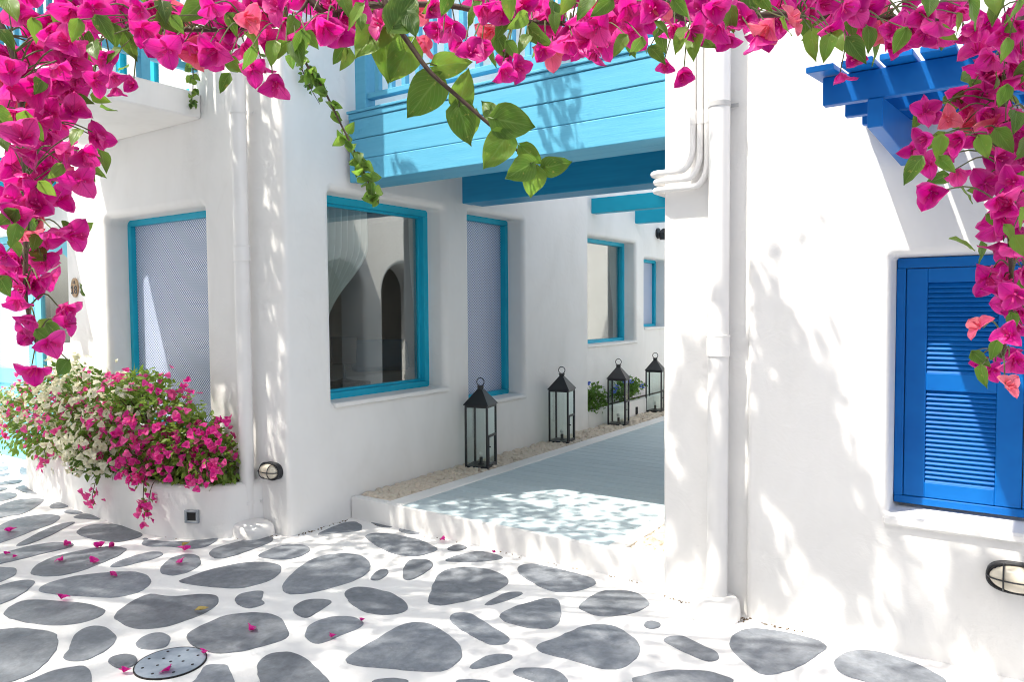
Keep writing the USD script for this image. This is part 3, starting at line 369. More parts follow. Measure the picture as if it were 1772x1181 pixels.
FLOWERS = {"left": [[-1.292, 0.534, 2.066, 0.0555], [-1.293, 0.568, 2.066, 0.0569], [-1.344, 0.545, 2.012, 0.0695], [-1.353, 0.583, 2.038, 0.0592], [-1.269, 0.581, 2.025, 0.0458], [-1.351, 0.577, 1.998, 0.0761], [-1.088, 0.494, 1.936, 0.047], [-1.254, 0.507, 1.937, 0.0692], [-1.352, 0.58, 1.957, 0.0764], [-1.245, 0.568, 1.959, 0.0405], [-1.279, 0.62, 1.986, 0.0473], [-1.155, 0.469, 1.879, 0.064], [-1.219, 0.532, 1.937, 0.0693], [-1.199, 0.477, 1.867, 0.0577], [-1.245, 0.533, 1.889, 0.0528], [-1.235, 0.55, 1.904, 0.0531], [-1.117, 0.463, 1.833, 0.0586], [-1.134, 0.511, 1.832, 0.0573], [-1.174, 0.502, 1.83, 0.0581], [-1.311, 0.594, 1.841, 0.0617], [-1.333, 0.535, 1.834, 0.0553], [-1.152, 0.48, 1.793, 0.0485], [-1.299, 0.567, 1.831, 0.0556], [-1.136, 0.483, 1.76, 0.0603], [-1.288, 0.52, 1.787, 0.0447], [-1.126, 0.486, 1.744, 0.0521], [-1.122, 0.451, 1.728, 0.0467], [-1.32, 0.568, 1.726, 0.0659], [-1.134, 0.503, 1.718, 0.0409], [-1.169, 0.481, 1.714, 0.045], [-1.369, 0.565, 1.686, 0.0673], [-1.316, 0.57, 1.693, 0.0565], [-1.167, 0.5, 1.649, 0.0499], [-1.382, 0.549, 1.666, 0.0479], [-1.25, 0.515, 1.635, 0.044], [-1.279, 0.536, 1.644, 0.0453], [-1.187, 0.477, 1.938, 0.049], [-1.312, 0.607, 1.961, 0.0573], [-1.233, 0.585, 1.912, 0.0544], [-1.273, 0.637, 1.886, 0.0527], [-1.241, 0.638, 1.884, 0.0397], [-1.121, 0.544, 1.828, 0.0459], [-1.139, 0.547, 1.791, 0.0524], [-1.131, 0.507, 1.991, 0.0445], [-1.102, 0.52, 1.973, 0.0483], [-1.139, 0.459, 1.754, 0.0395], [-1.179, 0.492, 1.595, 0.0434], [-1.255, 0.527, 1.568, 0.0535], [-1.082, 0.47, 1.559, 0.0428], [-1.239, 0.561, 1.61, 0.0543], [-1.149, 0.523, 1.581, 0.0379], [-1.153, 0.51, 1.545, 0.0418], [-1.309, 0.549, 1.511, 0.0559], [-1.245, 0.5, 1.617, 0.0434], [-1.216, 0.476, 1.683, 0.0377], [-1.357, 0.573, 2.123, 0.0587], [-1.448, 0.602, 2.041, 0.0625], [-1.418, 0.629, 2.08, 0.0627], [-1.395, 0.611, 2.09, 0.0613], [-1.432, 0.64, 2.054, 0.0635], [-1.395, 0.659, 2.026, 0.0634], [-1.41, 0.562, 1.985, 0.06], [-1.392, 0.575, 1.96, 0.0601], [-1.261, 0.596, 1.998, 0.0573], [-1.477, 0.577, 1.97, 0.0624], [-1.413, 0.642, 2.014, 0.0632], [-1.398, 0.559, 1.93, 0.0597], [-1.417, 0.589, 1.955, 0.0613], [-1.374, 0.622, 1.927, 0.0615], [-1.446, 0.573, 1.884, 0.0616], [-1.285, 0.574, 1.883, 0.0573], [-1.397, 0.616, 1.889, 0.062], [-1.369, 0.594, 1.838, 0.0605], [-1.426, 0.572, 1.844, 0.0611], [-1.35, 0.575, 1.817, 0.0592], [-1.36, 0.611, 1.872, 0.0608], [-1.43, 0.587, 1.792, 0.062], [-1.418, 0.569, 1.792, 0.0609], [-1.369, 0.619, 1.79, 0.0615], [-1.295, 0.533, 1.759, 0.0562], [-1.3, 0.555, 1.749, 0.0572], [-1.303, 0.606, 1.726, 0.0594], [-1.405, 0.578, 1.754, 0.061], [-1.335, 0.539, 1.68, 0.0577], [-1.389, 0.593, 1.694, 0.0613], [-1.408, 0.568, 1.666, 0.0609], [-1.282, 0.539, 1.654, 0.0563], [-1.389, 0.569, 2.017, 0.0596], [-1.273, 0.598, 1.958, 0.0577], [-1.269, 0.572, 2.06, 0.0564], [-1.26, 0.592, 2.021, 0.057], [-1.344, 0.558, 1.799, 0.0584], [-1.332, 0.534, 1.687, 0.0574]], "top_left": [[-1.112, 0.53, 2.026, 0.057], [-1.049, 0.526, 2.013, 0.0471], [-1.159, 0.577, 2.027, 0.0606], [-1.117, 0.581, 2.027, 0.0552], [-1.156, 0.624, 2.071, 0.0536], [-1.154, 0.618, 2.047, 0.0489], [-1.041, 0.59, 2.003, 0.051], [-1.183, 0.691, 2.085, 0.0474], [-0.956, 0.577, 1.952, 0.0483], [-1.059, 0.626, 1.999, 0.053], [-0.996, 0.632, 1.986, 0.054], [-1.014, 0.658, 1.982, 0.0513], [-0.926, 0.631, 1.961, 0.056], [-1.07, 0.746, 2.045, 0.056], [-1.008, 0.655, 2.043, 0.0467], [-0.917, 0.618, 2.015, 0.0432], [-1.017, 0.72, 2.065, 0.0491], [-0.89, 0.653, 2.003, 0.0478], [-0.962, 0.737, 2.054, 0.0528], [-0.903, 0.717, 2.038, 0.0463], [-0.942, 0.761, 2.044, 0.0488], [-1.038, 0.805, 2.056, 0.0555], [-0.998, 0.787, 1.967, 0.054], [-0.947, 0.705, 1.956, 0.0428], [-1.017, 0.774, 1.996, 0.0419], [-1.195, 0.6, 1.958, 0.0431], [-1.106, 0.581, 1.946, 0.0381], [-1.061, 0.546, 1.952, 0.0386], [-1.222, 0.574, 2.07, 0.0445], [-1.126, 0.624, 1.947, 0.0309], [-1.245, 0.658, 1.971, 0.0383], [-1.288, 0.635, 2.035, 0.0528], [-1.081, 0.672, 2.025, 0.0446], [-1.03, 0.633, 2.036, 0.0422], [-1.059, 0.771, 2.036, 0.052], [-0.986, 0.559, 2.007, 0.035], [-1.347, 0.646, 2.122, 0.0613], [-1.272, 0.646, 2.095, 0.0593], [-1.261, 0.624, 2.084, 0.0582], [-1.291, 0.702, 2.118, 0.062], [-1.315, 0.711, 2.133, 0.063], [-1.155, 0.67, 2.089, 0.0571], [-1.205, 0.699, 2.06, 0.0597], [-1.159, 0.745, 2.064, 0.0602], [-1.13, 0.752, 2.025, 0.0598], [-1.092, 0.747, 2.046, 0.0585], [-1.043, 0.747, 2.06, 0.0572], [-1.177, 0.741, 2.096, 0.0605], [-1.167, 0.794, 2.142, 0.0623], [-1.033, 0.738, 2.074, 0.0565], [-1.029, 0.773, 2.09, 0.0578], [-1.108, 0.836, 2.138, 0.0623], [-1.076, 0.852, 2.138, 0.0621], [-1.043, 0.85, 2.125, 0.0611], [-0.984, 0.76, 2.022, 0.0562], [-1.362, 0.644, 2.158, 0.0616], [-1.381, 0.676, 2.071, 0.0635], [-1.238, 0.779, 2.101, 0.0637], [-1.215, 0.739, 2.127, 0.0614], [-1.034, 0.732, 2.037, 0.0564], [-1.299, 0.708, 2.12, 0.0625]], "top_mid": [[-0.824, 0.734, 2.002, 0.0557], [-0.882, 0.82, 2.031, 0.0557], [-0.982, 0.843, 2.066, 0.0526], [-0.906, 0.825, 2.074, 0.0501], [-0.766, 0.75, 2.02, 0.0402], [-0.769, 0.793, 2.01, 0.0458], [-0.893, 0.895, 2.094, 0.0475], [-0.689, 0.808, 2.018, 0.0363], [-0.747, 0.903, 2.03, 0.0464], [-0.691, 0.882, 1.995, 0.0471], [-0.643, 0.839, 1.957, 0.0445], [-0.7, 0.937, 2.006, 0.0447], [-0.589, 0.84, 1.925, 0.0409], [-0.582, 0.864, 1.934, 0.0383], [-0.629, 0.912, 1.968, 0.034], [-0.618, 0.834, 2.014, 0.0436], [-0.593, 0.846, 2.006, 0.0434], [-0.64, 0.968, 2.065, 0.0532], [-0.651, 1.009, 2.066, 0.055], [-0.649, 1.049, 2.059, 0.0566], [-0.526, 0.912, 1.979, 0.053], [-0.541, 0.99, 1.997, 0.0567], [-0.514, 0.975, 2.008, 0.0553], [-0.529, 1.05, 2.047, 0.0534], [-0.495, 1.04, 2.014, 0.0574], [-0.527, 1.151, 2.07, 0.0572], [-0.487, 1.013, 2.042, 0.0509], [-0.423, 0.962, 2.007, 0.0489], [-0.548, 1.067, 2.076, 0.05], [-0.516, 0.926, 2.015, 0.0444], [-0.607, 1.007, 2.064, 0.0448], [-0.539, 1.013, 1.99, 0.048], [-0.609, 1.084, 2.029, 0.0427], [-0.61, 0.978, 1.995, 0.0353], [-0.911, 0.794, 2.056, 0.0492], [-0.935, 0.837, 2.077, 0.0578], [-0.895, 0.834, 2.063, 0.0566], [-0.985, 0.835, 2.063, 0.0591], [-1.007, 0.935, 2.135, 0.0635], [-0.896, 0.892, 2.124, 0.0588], [-0.866, 0.901, 2.085, 0.0584], [-0.905, 0.906, 2.117, 0.0596], [-0.824, 0.924, 2.086, 0.0582], [-0.85, 0.992, 2.067, 0.0616], [-0.816, 1.014, 2.086, 0.0615], [-0.707, 0.978, 2.044, 0.0572], [-0.735, 0.978, 2.109, 0.0578], [-0.735, 1.063, 2.125, 0.0612], [-0.756, 1.101, 2.129, 0.0632], [-0.682, 1.093, 2.112, 0.061], [-0.658, 1.066, 2.072, 0.0593], [-0.659, 1.173, 2.099, 0.0635], [-0.592, 1.027, 2.04, 0.056], [-0.541, 1.073, 2.053, 0.0565], [-0.621, 1.162, 2.113, 0.062], [-0.537, 1.145, 2.067, 0.0592], [-0.522, 1.085, 2.072, 0.0563], [-0.564, 1.156, 2.122, 0.0602], [-0.57, 1.239, 2.152, 0.0636], [-0.601, 1.125, 2.126, 0.06], [-0.607, 1.088, 2.117, 0.0587], [-0.625, 1.023, 2.063, 0.0567], [-0.555, 1.064, 2.018, 0.0565], [-0.673, 1.146, 2.061, 0.0629], [-0.658, 1.075, 2.03, 0.0598], [-1.055, 0.896, 2.154, 0.0632]], "top_right": [[-0.407, 0.973, 2.015, 0.0489], [-0.418, 1.02, 2.004, 0.0453], [-0.38, 0.989, 1.98, 0.0457], [-0.398, 1.081, 2.035, 0.0469], [-0.355, 1.01, 2.011, 0.0474], [-0.365, 1.06, 2.005, 0.0545], [-0.365, 1.104, 2.004, 0.0496], [-0.338, 1.094, 2.014, 0.0518], [-0.305, 1.04, 1.97, 0.0489], [-0.291, 1.046, 1.981, 0.0471], [-0.345, 1.287, 2.094, 0.0576], [-0.278, 1.097, 1.999, 0.0503], [-0.278, 1.196, 2.045, 0.048], [-0.255, 1.18, 2.045, 0.0529], [-0.246, 1.224, 2.045, 0.0527], [-0.223, 1.107, 1.979, 0.0413], [-0.209, 1.185, 2.027, 0.0519], [-0.211, 1.123, 2.014, 0.0399], [-0.2, 1.259, 2.052, 0.0528], [-0.204, 1.368, 2.059, 0.0627], [-0.169, 1.297, 2.045, 0.0552], [-0.159, 1.379, 2.049, 0.0657], [-0.122, 1.215, 2.014, 0.054], [-0.1, 1.171, 1.983, 0.0516], [-0.095, 1.331, 2.046, 0.0528], [-0.129, 1.29, 2.007, 0.0435], [-0.08, 1.348, 2.018, 0.0398], [-0.063, 1.303, 2.005, 0.0356], [-0.44, 1.114, 1.963, 0.0448], [-0.472, 1.122, 1.987, 0.0366], [-0.253, 1.327, 1.983, 0.0456], [-0.206, 1.182, 1.958, 0.0334], [-0.153, 1.262, 1.997, 0.0345], [-0.377, 1.222, 2.083, 0.0513], [-0.082, 1.246, 2.02, 0.0451], [-0.155, 1.162, 1.979, 0.04], [-0.51, 1.155, 2.096, 0.0587], [-0.516, 1.228, 2.117, 0.0618], [-0.463, 1.163, 2.078, 0.0578], [-0.438, 1.203, 2.104, 0.0587], [-0.411, 1.202, 2.115, 0.0579], [-0.464, 1.309, 2.119, 0.0636], [-0.435, 1.3, 2.095, 0.0625], [-0.405, 1.322, 2.09, 0.0625], [-0.366, 1.302, 2.067, 0.0608], [-0.338, 1.28, 2.064, 0.0591], [-0.306, 1.252, 2.072, 0.0571], [-0.327, 1.375, 2.141, 0.0624], [-0.306, 1.322, 2.123, 0.0598], [-0.266, 1.26, 2.088, 0.0563], [-0.257, 1.291, 2.071, 0.0573], [-0.247, 1.285, 2.083, 0.0567], [-0.239, 1.412, 2.119, 0.0615], [-0.235, 1.451, 2.138, 0.0629], [-0.223, 1.319, 2.054, 0.0575], [-0.179, 1.469, 2.131, 0.0621], [-0.176, 1.375, 2.051, 0.0585], [-0.124, 1.483, 2.095, 0.0613], [-0.139, 1.507, 2.085, 0.0626], [-0.109, 1.482, 2.11, 0.0608], [-0.126, 1.504, 2.077, 0.0622], [-0.09, 1.444, 2.049, 0.0589], [-0.181, 1.308, 2.004, 0.0561], [-0.387, 1.27, 2.111, 0.0599], [-0.103, 1.48, 2.123, 0.0605], [-0.194, 1.335, 2.045, 0.0574]], "right": [[-0.025, 1.334, 2.036, 0.0468], [-0.034, 1.304, 1.989, 0.0461], [-0.016, 1.23, 1.95, 0.047], [-0.014, 1.318, 2.003, 0.046], [-0.041, 1.317, 1.967, 0.051], [-0.02, 1.359, 1.962, 0.0538], [-0.055, 1.401, 1.961, 0.06], [-0.03, 1.328, 1.93, 0.0563], [-0.01, 1.513, 1.962, 0.0577], [-0.063, 1.427, 1.937, 0.0558], [-0.041, 1.473, 1.925, 0.0571], [-0.016, 1.422, 1.906, 0.0545], [-0.057, 1.387, 1.9, 0.0497], [-0.011, 1.377, 1.865, 0.0527], [-0.028, 1.444, 1.889, 0.051], [-0.035, 1.308, 1.816, 0.0465], [-0.018, 1.387, 1.833, 0.0445], [-0.007, 1.42, 1.824, 0.0453], [-0.028, 1.358, 1.799, 0.0482], [-0.013, 1.298, 1.776, 0.0457], [-0.031, 1.223, 1.748, 0.0476], [-0.015, 1.237, 1.737, 0.0477], [-0.006, 1.323, 1.762, 0.0465], [-0.027, 1.372, 1.731, 0.0532], [-0.009, 1.436, 1.726, 0.0506], [-0.031, 1.407, 1.698, 0.0502], [-0.011, 1.301, 1.681, 0.046], [-0.024, 1.472, 1.669, 0.0524], [-0.003, 1.295, 1.647, 0.0415], [-0.026, 1.407, 1.634, 0.0547], [-0.009, 1.23, 1.614, 0.0475], [-0.003, 1.432, 1.593, 0.046], [-0.029, 1.39, 1.611, 0.0452], [-0.046, 1.473, 1.808, 0.0431], [-0.028, 1.471, 1.872, 0.0426], [-0.042, 1.401, 1.888, 0.0544], [-0.122, 1.392, 1.916, 0.0561], [-0.133, 1.354, 1.905, 0.0458], [-0.1, 1.339, 1.888, 0.0402], [-0.074, 1.237, 1.835, 0.0474], [-0.062, 1.336, 1.858, 0.0455], [-0.097, 1.422, 1.851, 0.0426], [-0.116, 1.217, 1.839, 0.0412], [-0.154, 1.406, 1.859, 0.0432], [-0.121, 1.301, 1.814, 0.0458], [-0.084, 1.282, 1.801, 0.0469], [-0.104, 1.152, 1.753, 0.0483], [-0.051, 1.291, 1.566, 0.0409], [-0.013, 1.255, 1.556, 0.0422], [-0.002, 1.402, 1.57, 0.045], [-0.025, 1.456, 1.531, 0.0454], [-0.06, 1.433, 1.501, 0.0379], [-0.04, 1.361, 1.51, 0.0402], [-0.008, 1.317, 1.519, 0.0468], [-0.017, 1.228, 1.486, 0.0383], [-0.038, 1.383, 1.498, 0.0363], [-0.019, 1.616, 2.141, 0.0636], [-0.055, 1.502, 2.07, 0.0602], [-0.013, 1.497, 2.016, 0.059], [-0.01, 1.61, 2.088, 0.0632], [-0.066, 1.403, 2.001, 0.0567], [-0.003, 1.497, 1.994, 0.0587], [-0.065, 1.544, 2.007, 0.0622], [-0.042, 1.401, 1.968, 0.056], [0.014, 1.589, 2.001, 0.0619], [-0.084, 1.44, 1.95, 0.0588], [-0.054, 1.393, 1.932, 0.0561], [-0.009, 1.468, 1.915, 0.0579], [-0.083, 1.458, 1.929, 0.0595], [0.01, 1.506, 1.905, 0.0589], [-0.021, 1.51, 1.892, 0.06], [-0.028, 1.412, 1.826, 0.0564], [-0.039, 1.439, 1.867, 0.0577], [-0.031, 1.592, 1.88, 0.0635], [-0.051, 1.471, 1.815, 0.0594], [0.001, 1.512, 1.799, 0.0596], [-0.016, 1.423, 1.76, 0.0566], [0.005, 1.476, 1.788, 0.0581], [-0.031, 1.585, 1.821, 0.0634], [-0.032, 1.528, 1.747, 0.0613], [-0.031, 1.494, 1.747, 0.0599], [-0.037, 1.4, 1.723, 0.0564], [-0.019, 1.477, 1.694, 0.059], [-0.0, 1.563, 1.661, 0.062], [0.009, 1.502, 1.654, 0.0593], [-0.048, 1.494, 1.647, 0.0606], [0.001, 1.585, 1.607, 0.063], [-0.014, 1.525, 1.602, 0.061], [-0.017, 1.522, 1.618, 0.0609], [-0.052, 1.39, 1.791, 0.0563], [-0.048, 1.395, 1.873, 0.0562], [-0.038, 1.551, 1.947, 0.0619], [-0.088, 1.444, 1.893, 0.0592]]}
LEAVES = {"left": [[-1.09, 0.444, 1.994, 0.0376], [-1.122, 0.445, 1.85, 0.0462], [-1.165, 0.469, 1.976, 0.032], [-1.114, 0.466, 1.853, 0.0351], [-1.186, 0.511, 1.86, 0.0336], [-1.078, 0.511, 1.84, 0.0302], [-1.108, 0.567, 1.819, 0.038], [-1.113, 0.437, 1.722, 0.0345], [-1.166, 0.472, 1.713, 0.0325], [-1.226, 0.52, 1.725, 0.0304], [-1.209, 0.473, 1.633, 0.0376], [-1.092, 0.438, 1.698, 0.0303], [-1.059, 0.468, 1.759, 0.0266], [-1.166, 0.507, 1.922, 0.0331], [-1.099, 0.494, 1.79, 0.0278], [-1.105, 0.477, 1.564, 0.0278], [-1.105, 0.495, 1.518, 0.0363], [-1.13, 0.501, 1.57, 0.0311], [-1.241, 0.514, 1.833, 0.0304], [-1.135, 0.446, 1.833, 0.0389], [-1.154, 0.489, 1.697, 0.0286], [-1.12, 0.452, 1.685, 0.0273]], "top_left": [[-1.126, 0.52, 1.99, 0.0367], [-1.158, 0.535, 2.018, 0.0377], [-1.005, 0.522, 1.971, 0.0382], [-1.051, 0.558, 1.982, 0.0323], [-1.07, 0.588, 1.978, 0.0459], [-0.999, 0.5, 1.939, 0.0337], [-1.117, 0.568, 1.969, 0.0337], [-1.046, 0.548, 1.954, 0.028], [-0.999, 0.6, 2.019, 0.0365], [-1.011, 0.612, 2.008, 0.037], [-1.05, 0.621, 2.012, 0.0296], [-0.914, 0.569, 1.971, 0.0264], [-0.968, 0.621, 2.018, 0.0486], [-1.023, 0.49, 1.963, 0.0301], [-0.878, 0.657, 1.971, 0.0318], [-0.853, 0.666, 1.951, 0.0356], [-0.834, 0.615, 1.923, 0.0337], [-0.817, 0.681, 1.948, 0.0431], [-0.86, 0.682, 1.958, 0.0321], [-0.871, 0.717, 2.007, 0.0332], [-0.973, 0.697, 1.963, 0.0302], [-0.811, 0.701, 1.969, 0.0278], [-1.152, 0.499, 1.993, 0.0325], [-0.977, 0.653, 1.969, 0.0293], [-0.95, 0.715, 1.951, 0.0302], [-1.084, 0.628, 2.013, 0.0346], [-0.987, 0.703, 2.028, 0.0348]], "top_mid": [[-0.764, 0.722, 2.012, 0.0353], [-0.732, 0.716, 1.984, 0.0307], [-0.811, 0.812, 2.01, 0.0475], [-0.562, 0.816, 1.992, 0.0341], [-0.639, 0.836, 2.008, 0.0361], [-0.629, 0.897, 1.976, 0.0378], [-0.596, 0.879, 1.96, 0.0325], [-0.6, 0.85, 1.984, 0.0318], [-0.601, 0.955, 2.003, 0.0474], [-0.566, 0.855, 1.959, 0.0314], [-0.552, 0.916, 2.018, 0.0326], [-0.562, 0.965, 2.046, 0.0383], [-0.486, 0.88, 1.997, 0.0382], [-0.535, 0.888, 1.989, 0.0277], [-0.453, 0.97, 1.961, 0.0324], [-0.478, 0.967, 1.969, 0.0327], [-0.644, 0.785, 2.005, 0.0309], [-0.686, 0.805, 2.019, 0.0322], [-0.461, 0.882, 1.99, 0.034], [-0.553, 0.823, 1.974, 0.0341], [-0.82, 0.688, 1.956, 0.0434], [-0.738, 0.707, 1.986, 0.0383]], "top_right": [[-0.454, 1.063, 1.996, 0.0391], [-0.389, 0.969, 1.959, 0.0351], [-0.373, 0.982, 1.952, 0.0406], [-0.39, 1.071, 1.989, 0.0422], [-0.442, 1.026, 1.966, 0.0336], [-0.405, 0.959, 1.975, 0.0312], [-0.337, 1.119, 2.042, 0.0468], [-0.351, 1.069, 2.009, 0.0371], [-0.302, 1.056, 2.018, 0.0398], [-0.255, 1.133, 1.971, 0.0454], [-0.224, 1.078, 1.945, 0.035], [-0.212, 1.091, 1.958, 0.0351], [-0.272, 1.171, 2.006, 0.03], [-0.194, 1.137, 1.953, 0.0441], [-0.216, 1.214, 2.011, 0.0301], [-0.142, 1.121, 1.949, 0.0346], [-0.108, 1.14, 1.996, 0.0344], [-0.056, 1.158, 1.976, 0.0452], [-0.042, 1.304, 2.038, 0.0378], [-0.094, 1.231, 1.982, 0.0327], [-0.371, 0.934, 1.986, 0.0299], [-0.261, 1.015, 1.961, 0.0301], [-0.192, 1.215, 1.99, 0.0382], [-0.08, 1.228, 1.99, 0.0324]], "right": [[-0.043, 1.329, 2.034, 0.0428], [-0.016, 1.183, 1.977, 0.0376], [-0.024, 1.285, 1.995, 0.0369], [-0.024, 1.19, 1.933, 0.0305], [-0.009, 1.318, 1.932, 0.0377], [-0.024, 1.281, 1.832, 0.0412], [-0.011, 1.291, 1.861, 0.0412], [-0.045, 1.189, 1.809, 0.0349], [-0.004, 1.36, 1.831, 0.0389], [-0.094, 1.134, 1.805, 0.032], [-0.124, 1.102, 1.774, 0.0393], [-0.108, 1.237, 1.835, 0.0291], [-0.084, 1.136, 1.782, 0.0304], [-0.004, 1.182, 1.711, 0.0302], [-0.001, 1.259, 1.678, 0.0362], [-0.015, 1.287, 1.701, 0.029], [-0.047, 1.302, 1.516, 0.0343], [-0.045, 1.269, 1.493, 0.0335], [-0.029, 1.156, 1.538, 0.0265], [-0.009, 1.283, 1.573, 0.029], [-0.001, 1.33, 1.623, 0.0341], [-0.026, 1.186, 1.872, 0.0305], [-0.002, 1.32, 1.774, 0.0337]]}
STEMS = {"left": [[-1.371, 0.495, 2.123], [-1.317, 0.527, 2.033], [-1.297, 0.536, 1.942], [-1.292, 0.535, 1.852], [-1.283, 0.537, 1.771], [-1.285, 0.531, 1.69], [-1.283, 0.528, 1.617], [-1.267, 0.535, 1.545]], "top_left": [[-1.282, 0.557, 2.14], [-1.236, 0.585, 2.068], [-1.176, 0.625, 2.045], [-1.109, 0.671, 2.04], [-1.042, 0.717, 2.039], [-0.975, 0.763, 2.048], [-0.939, 0.789, 2.065], [-0.91, 0.813, 2.137]], "top_mid": [[-0.955, 0.782, 2.138], [-0.909, 0.81, 2.065], [-0.849, 0.851, 2.074], [-0.745, 0.922, 2.073], [-0.67, 0.973, 2.05], [-0.611, 1.013, 2.045], [-0.544, 1.059, 2.044], [-0.492, 1.096, 2.071], [-0.471, 1.114, 2.134]], "top_right": [[-0.486, 1.104, 2.134], [-0.455, 1.121, 2.057], [-0.387, 1.167, 2.052], [-0.321, 1.213, 2.056], [-0.246, 1.264, 2.05], [-0.172, 1.315, 2.05], [-0.105, 1.361, 2.049], [-0.061, 1.394, 2.103]], "right": [[0.05, 1.472, 2.129], [-0.015, 1.422, 2.039], [-0.032, 1.406, 1.958], [-0.027, 1.405, 1.868], [-0.021, 1.404, 1.778], [-0.017, 1.402, 1.688], [-0.014, 1.399, 1.598], [-0.024, 1.388, 1.516]]}
TWIG = [[-0.7405, 0.8237, 1.9858, -0.7799, 0.8197, 1.9349, 0.85], [-0.7128, 0.845, 1.9543, -0.6669, 0.8755, 1.9591, 0.75], [-0.7143, 0.8512, 1.9371, -0.7626, 0.8367, 1.8842, 0.85], [-0.6824, 0.8603, 1.8932, -0.663, 0.8612, 1.9467, 0.72], [-0.6768, 0.8533, 1.8924, -0.6617, 0.8619, 1.8344, 0.85], [-0.6659, 0.8793, 1.8902, -0.6859, 0.8999, 1.8599, 0.5], [-0.6057, 0.8457, 1.8621, -0.5601, 0.8777, 1.8503, 0.95], [-0.5939, 0.8578, 1.8396, -0.6236, 0.8393, 1.7943, 0.85], [-0.579, 0.8688, 1.825, -0.5606, 0.8963, 1.8014, 0.7], [-0.56, 0.8646, 1.7988, -0.5817, 0.8344, 1.7752, 0.9], [-0.559, 0.8977, 1.7979, -0.5187, 0.9058, 1.8019, 0.85], [-0.5655, 0.8856, 1.7938, -0.5845, 0.9008, 1.7569, 0.85], [-0.7736, 0.8039, 2.0218, -0.8, 0.7702, 1.9617, 0.8], [-0.7142, 0.7584, 1.9831, -0.7036, 0.7949, 2.0411, 0.75], [-0.7776, 0.8078, 2.0087, -0.778, 0.8155, 1.9326, 0.7], [-0.7044, 0.7779, 2.007, -0.6886, 0.7768, 1.9704, 0.7], [-0.635, 0.8945, 1.8734, -0.6735, 0.9028, 1.912, 0.55]]
TWIG_STEM = [[-0.7699, 0.7725, 2.0859], [-0.7521, 0.7821, 2.0368], [-0.7345, 0.792, 1.9974], [-0.7171, 0.8024, 1.9671], [-0.6962, 0.8149, 1.9342], [-0.6653, 0.8344, 1.9013], [-0.6343, 0.8539, 1.8684], [-0.6103, 0.8691, 1.8437], [-0.5896, 0.882, 1.819], [-0.5656, 0.8973, 1.7968]]
IVY = [[-1.6005, 1.2556, 2.481], [-1.561, 1.2747, 2.3329], [-1.5224, 1.2956, 2.2292], [-1.4846, 1.318, 2.1624], [-1.4463, 1.3395, 2.0734], [-1.4144, 1.3574, 1.9993], [-1.3887, 1.3714, 1.9326], [-1.3631, 1.3857, 1.8703]]

# ================================================================== THE SETTING
XW, YL, YR, YK, ZD = -4.207, 3.357, 3.765, 3.93, 0.165
XR = -1.61                 # corner of the house on the right
XF = -4.55                 # far wall beyond the step
ROOF = 5.0

g = 40.0
pave = obj("pavement", (np.array([[-g, -g, 0], [g, -g, 0], [g, g, 0], [-g, g, 0]], float), np.array([[0, 1, 2], [0, 2, 3]])), "grout", kind="structure")
# more stones of the same kind where the lane goes on beyond the traced ones
_known = [Polygon(smooth_loop(P, 4)).buffer(0.05) for P in STONES]; _rs = random.Random(5)
_solid = [shapely.box(-14, 2.72, -4.2, 6), shapely.box(-4.3, 3.80, 3, 8), shapely.box(-3.4, 1.6, -2.9, 2.1)]
for _ in range(2600):
    if len(STONES) > 160: break
    cx_, cy_, r_ = _rs.uniform(-9.5, 2.6), _rs.uniform(-1.2, 3.6), _rs.choice([.30, .26, .22, .17])
    sx_, sy_, ro_ = r_ * _rs.uniform(1.0, 1.5), r_ * _rs.uniform(.6, .95), _rs.uniform(0, 3.1)
    pp_ = []
    for q_ in range(9):
        an_ = q_ * 6.283 / 9; ra_ = _rs.uniform(.85, 1.12); u_, v_ = sx_ * ra_ * math.cos(an_), sy_ * ra_ * math.sin(an_)
        pp_.append([cx_ + u_ * math.cos(ro_) - v_ * math.sin(ro_), cy_ + u_ * math.sin(ro_) + v_ * math.cos(ro_)])
    pg_ = Polygon(smooth_loop(pp_, 4)).buffer(0)
    if any(pg_.intersects(k_) for k_ in _known + _solid): continue
    STONES.append(pp_); _known.append(pg_.buffer(0.05))
for P in STONES:
    q = Polygon(smooth_loop(P, 5)).buffer(0)
    if q.geom_type != "Polygon": q = max(q.geoms, key=lambda a: a.area)
    q = shapely.segmentize(q, 0.08)
    top = q.buffer(-0.006)
    if top.is_empty or top.geom_type != "Polygon": continue
    n = 48 if q.area > 0.03 else 28
    def loop(pl, n):
        e = pl.exterior; return np.array([e.interpolate(t, normalized=True).coords[0] for t in np.arange(n) / n])
    lo = loop(q, n); c = np.array(q.centroid.coords[0])
    sc = 1 - 0.005 / max(math.sqrt(q.area / 3.14), 0.02)
    lo = lo + (meshkit.noise(np.column_stack([lo * 22, np.zeros(n)])) - .5)[:, None] * 0.010 * (lo - c) / (np.linalg.norm(lo - c, axis=1, keepdims=True) + 1e-6)
    hi = c + (lo - c) * sc
    tv, tf = flat_poly(Polygon(hi))
    z = 0.004 + RNG.uniform(0, 0.003)
    V = np.vstack([np.column_stack([lo, np.full(n, -0.004)]), np.column_stack([c + (lo - c) * (0.5 + sc / 2), np.full(n, z - 0.001)]), np.column_stack([hi, np.full(n, z)])])
    Fc = [[r * n + j, r * n + (j + 1) % n, (r + 1) * n + (j + 1) % n] for r in (0, 1) for j in range(n)] + [[r * n + j, (r + 1) * n + (j + 1) % n, (r + 1) * n + j] for r in (0, 1) for j in range(n)]
    stone = cat(trimesh.Trimesh(V, np.array(Fc), process=False), trimesh.Trimesh(np.column_stack([tv, np.full(len(tv), z)]), tf, process=False))
    obj("paving_stone", stone, "slate", pave)

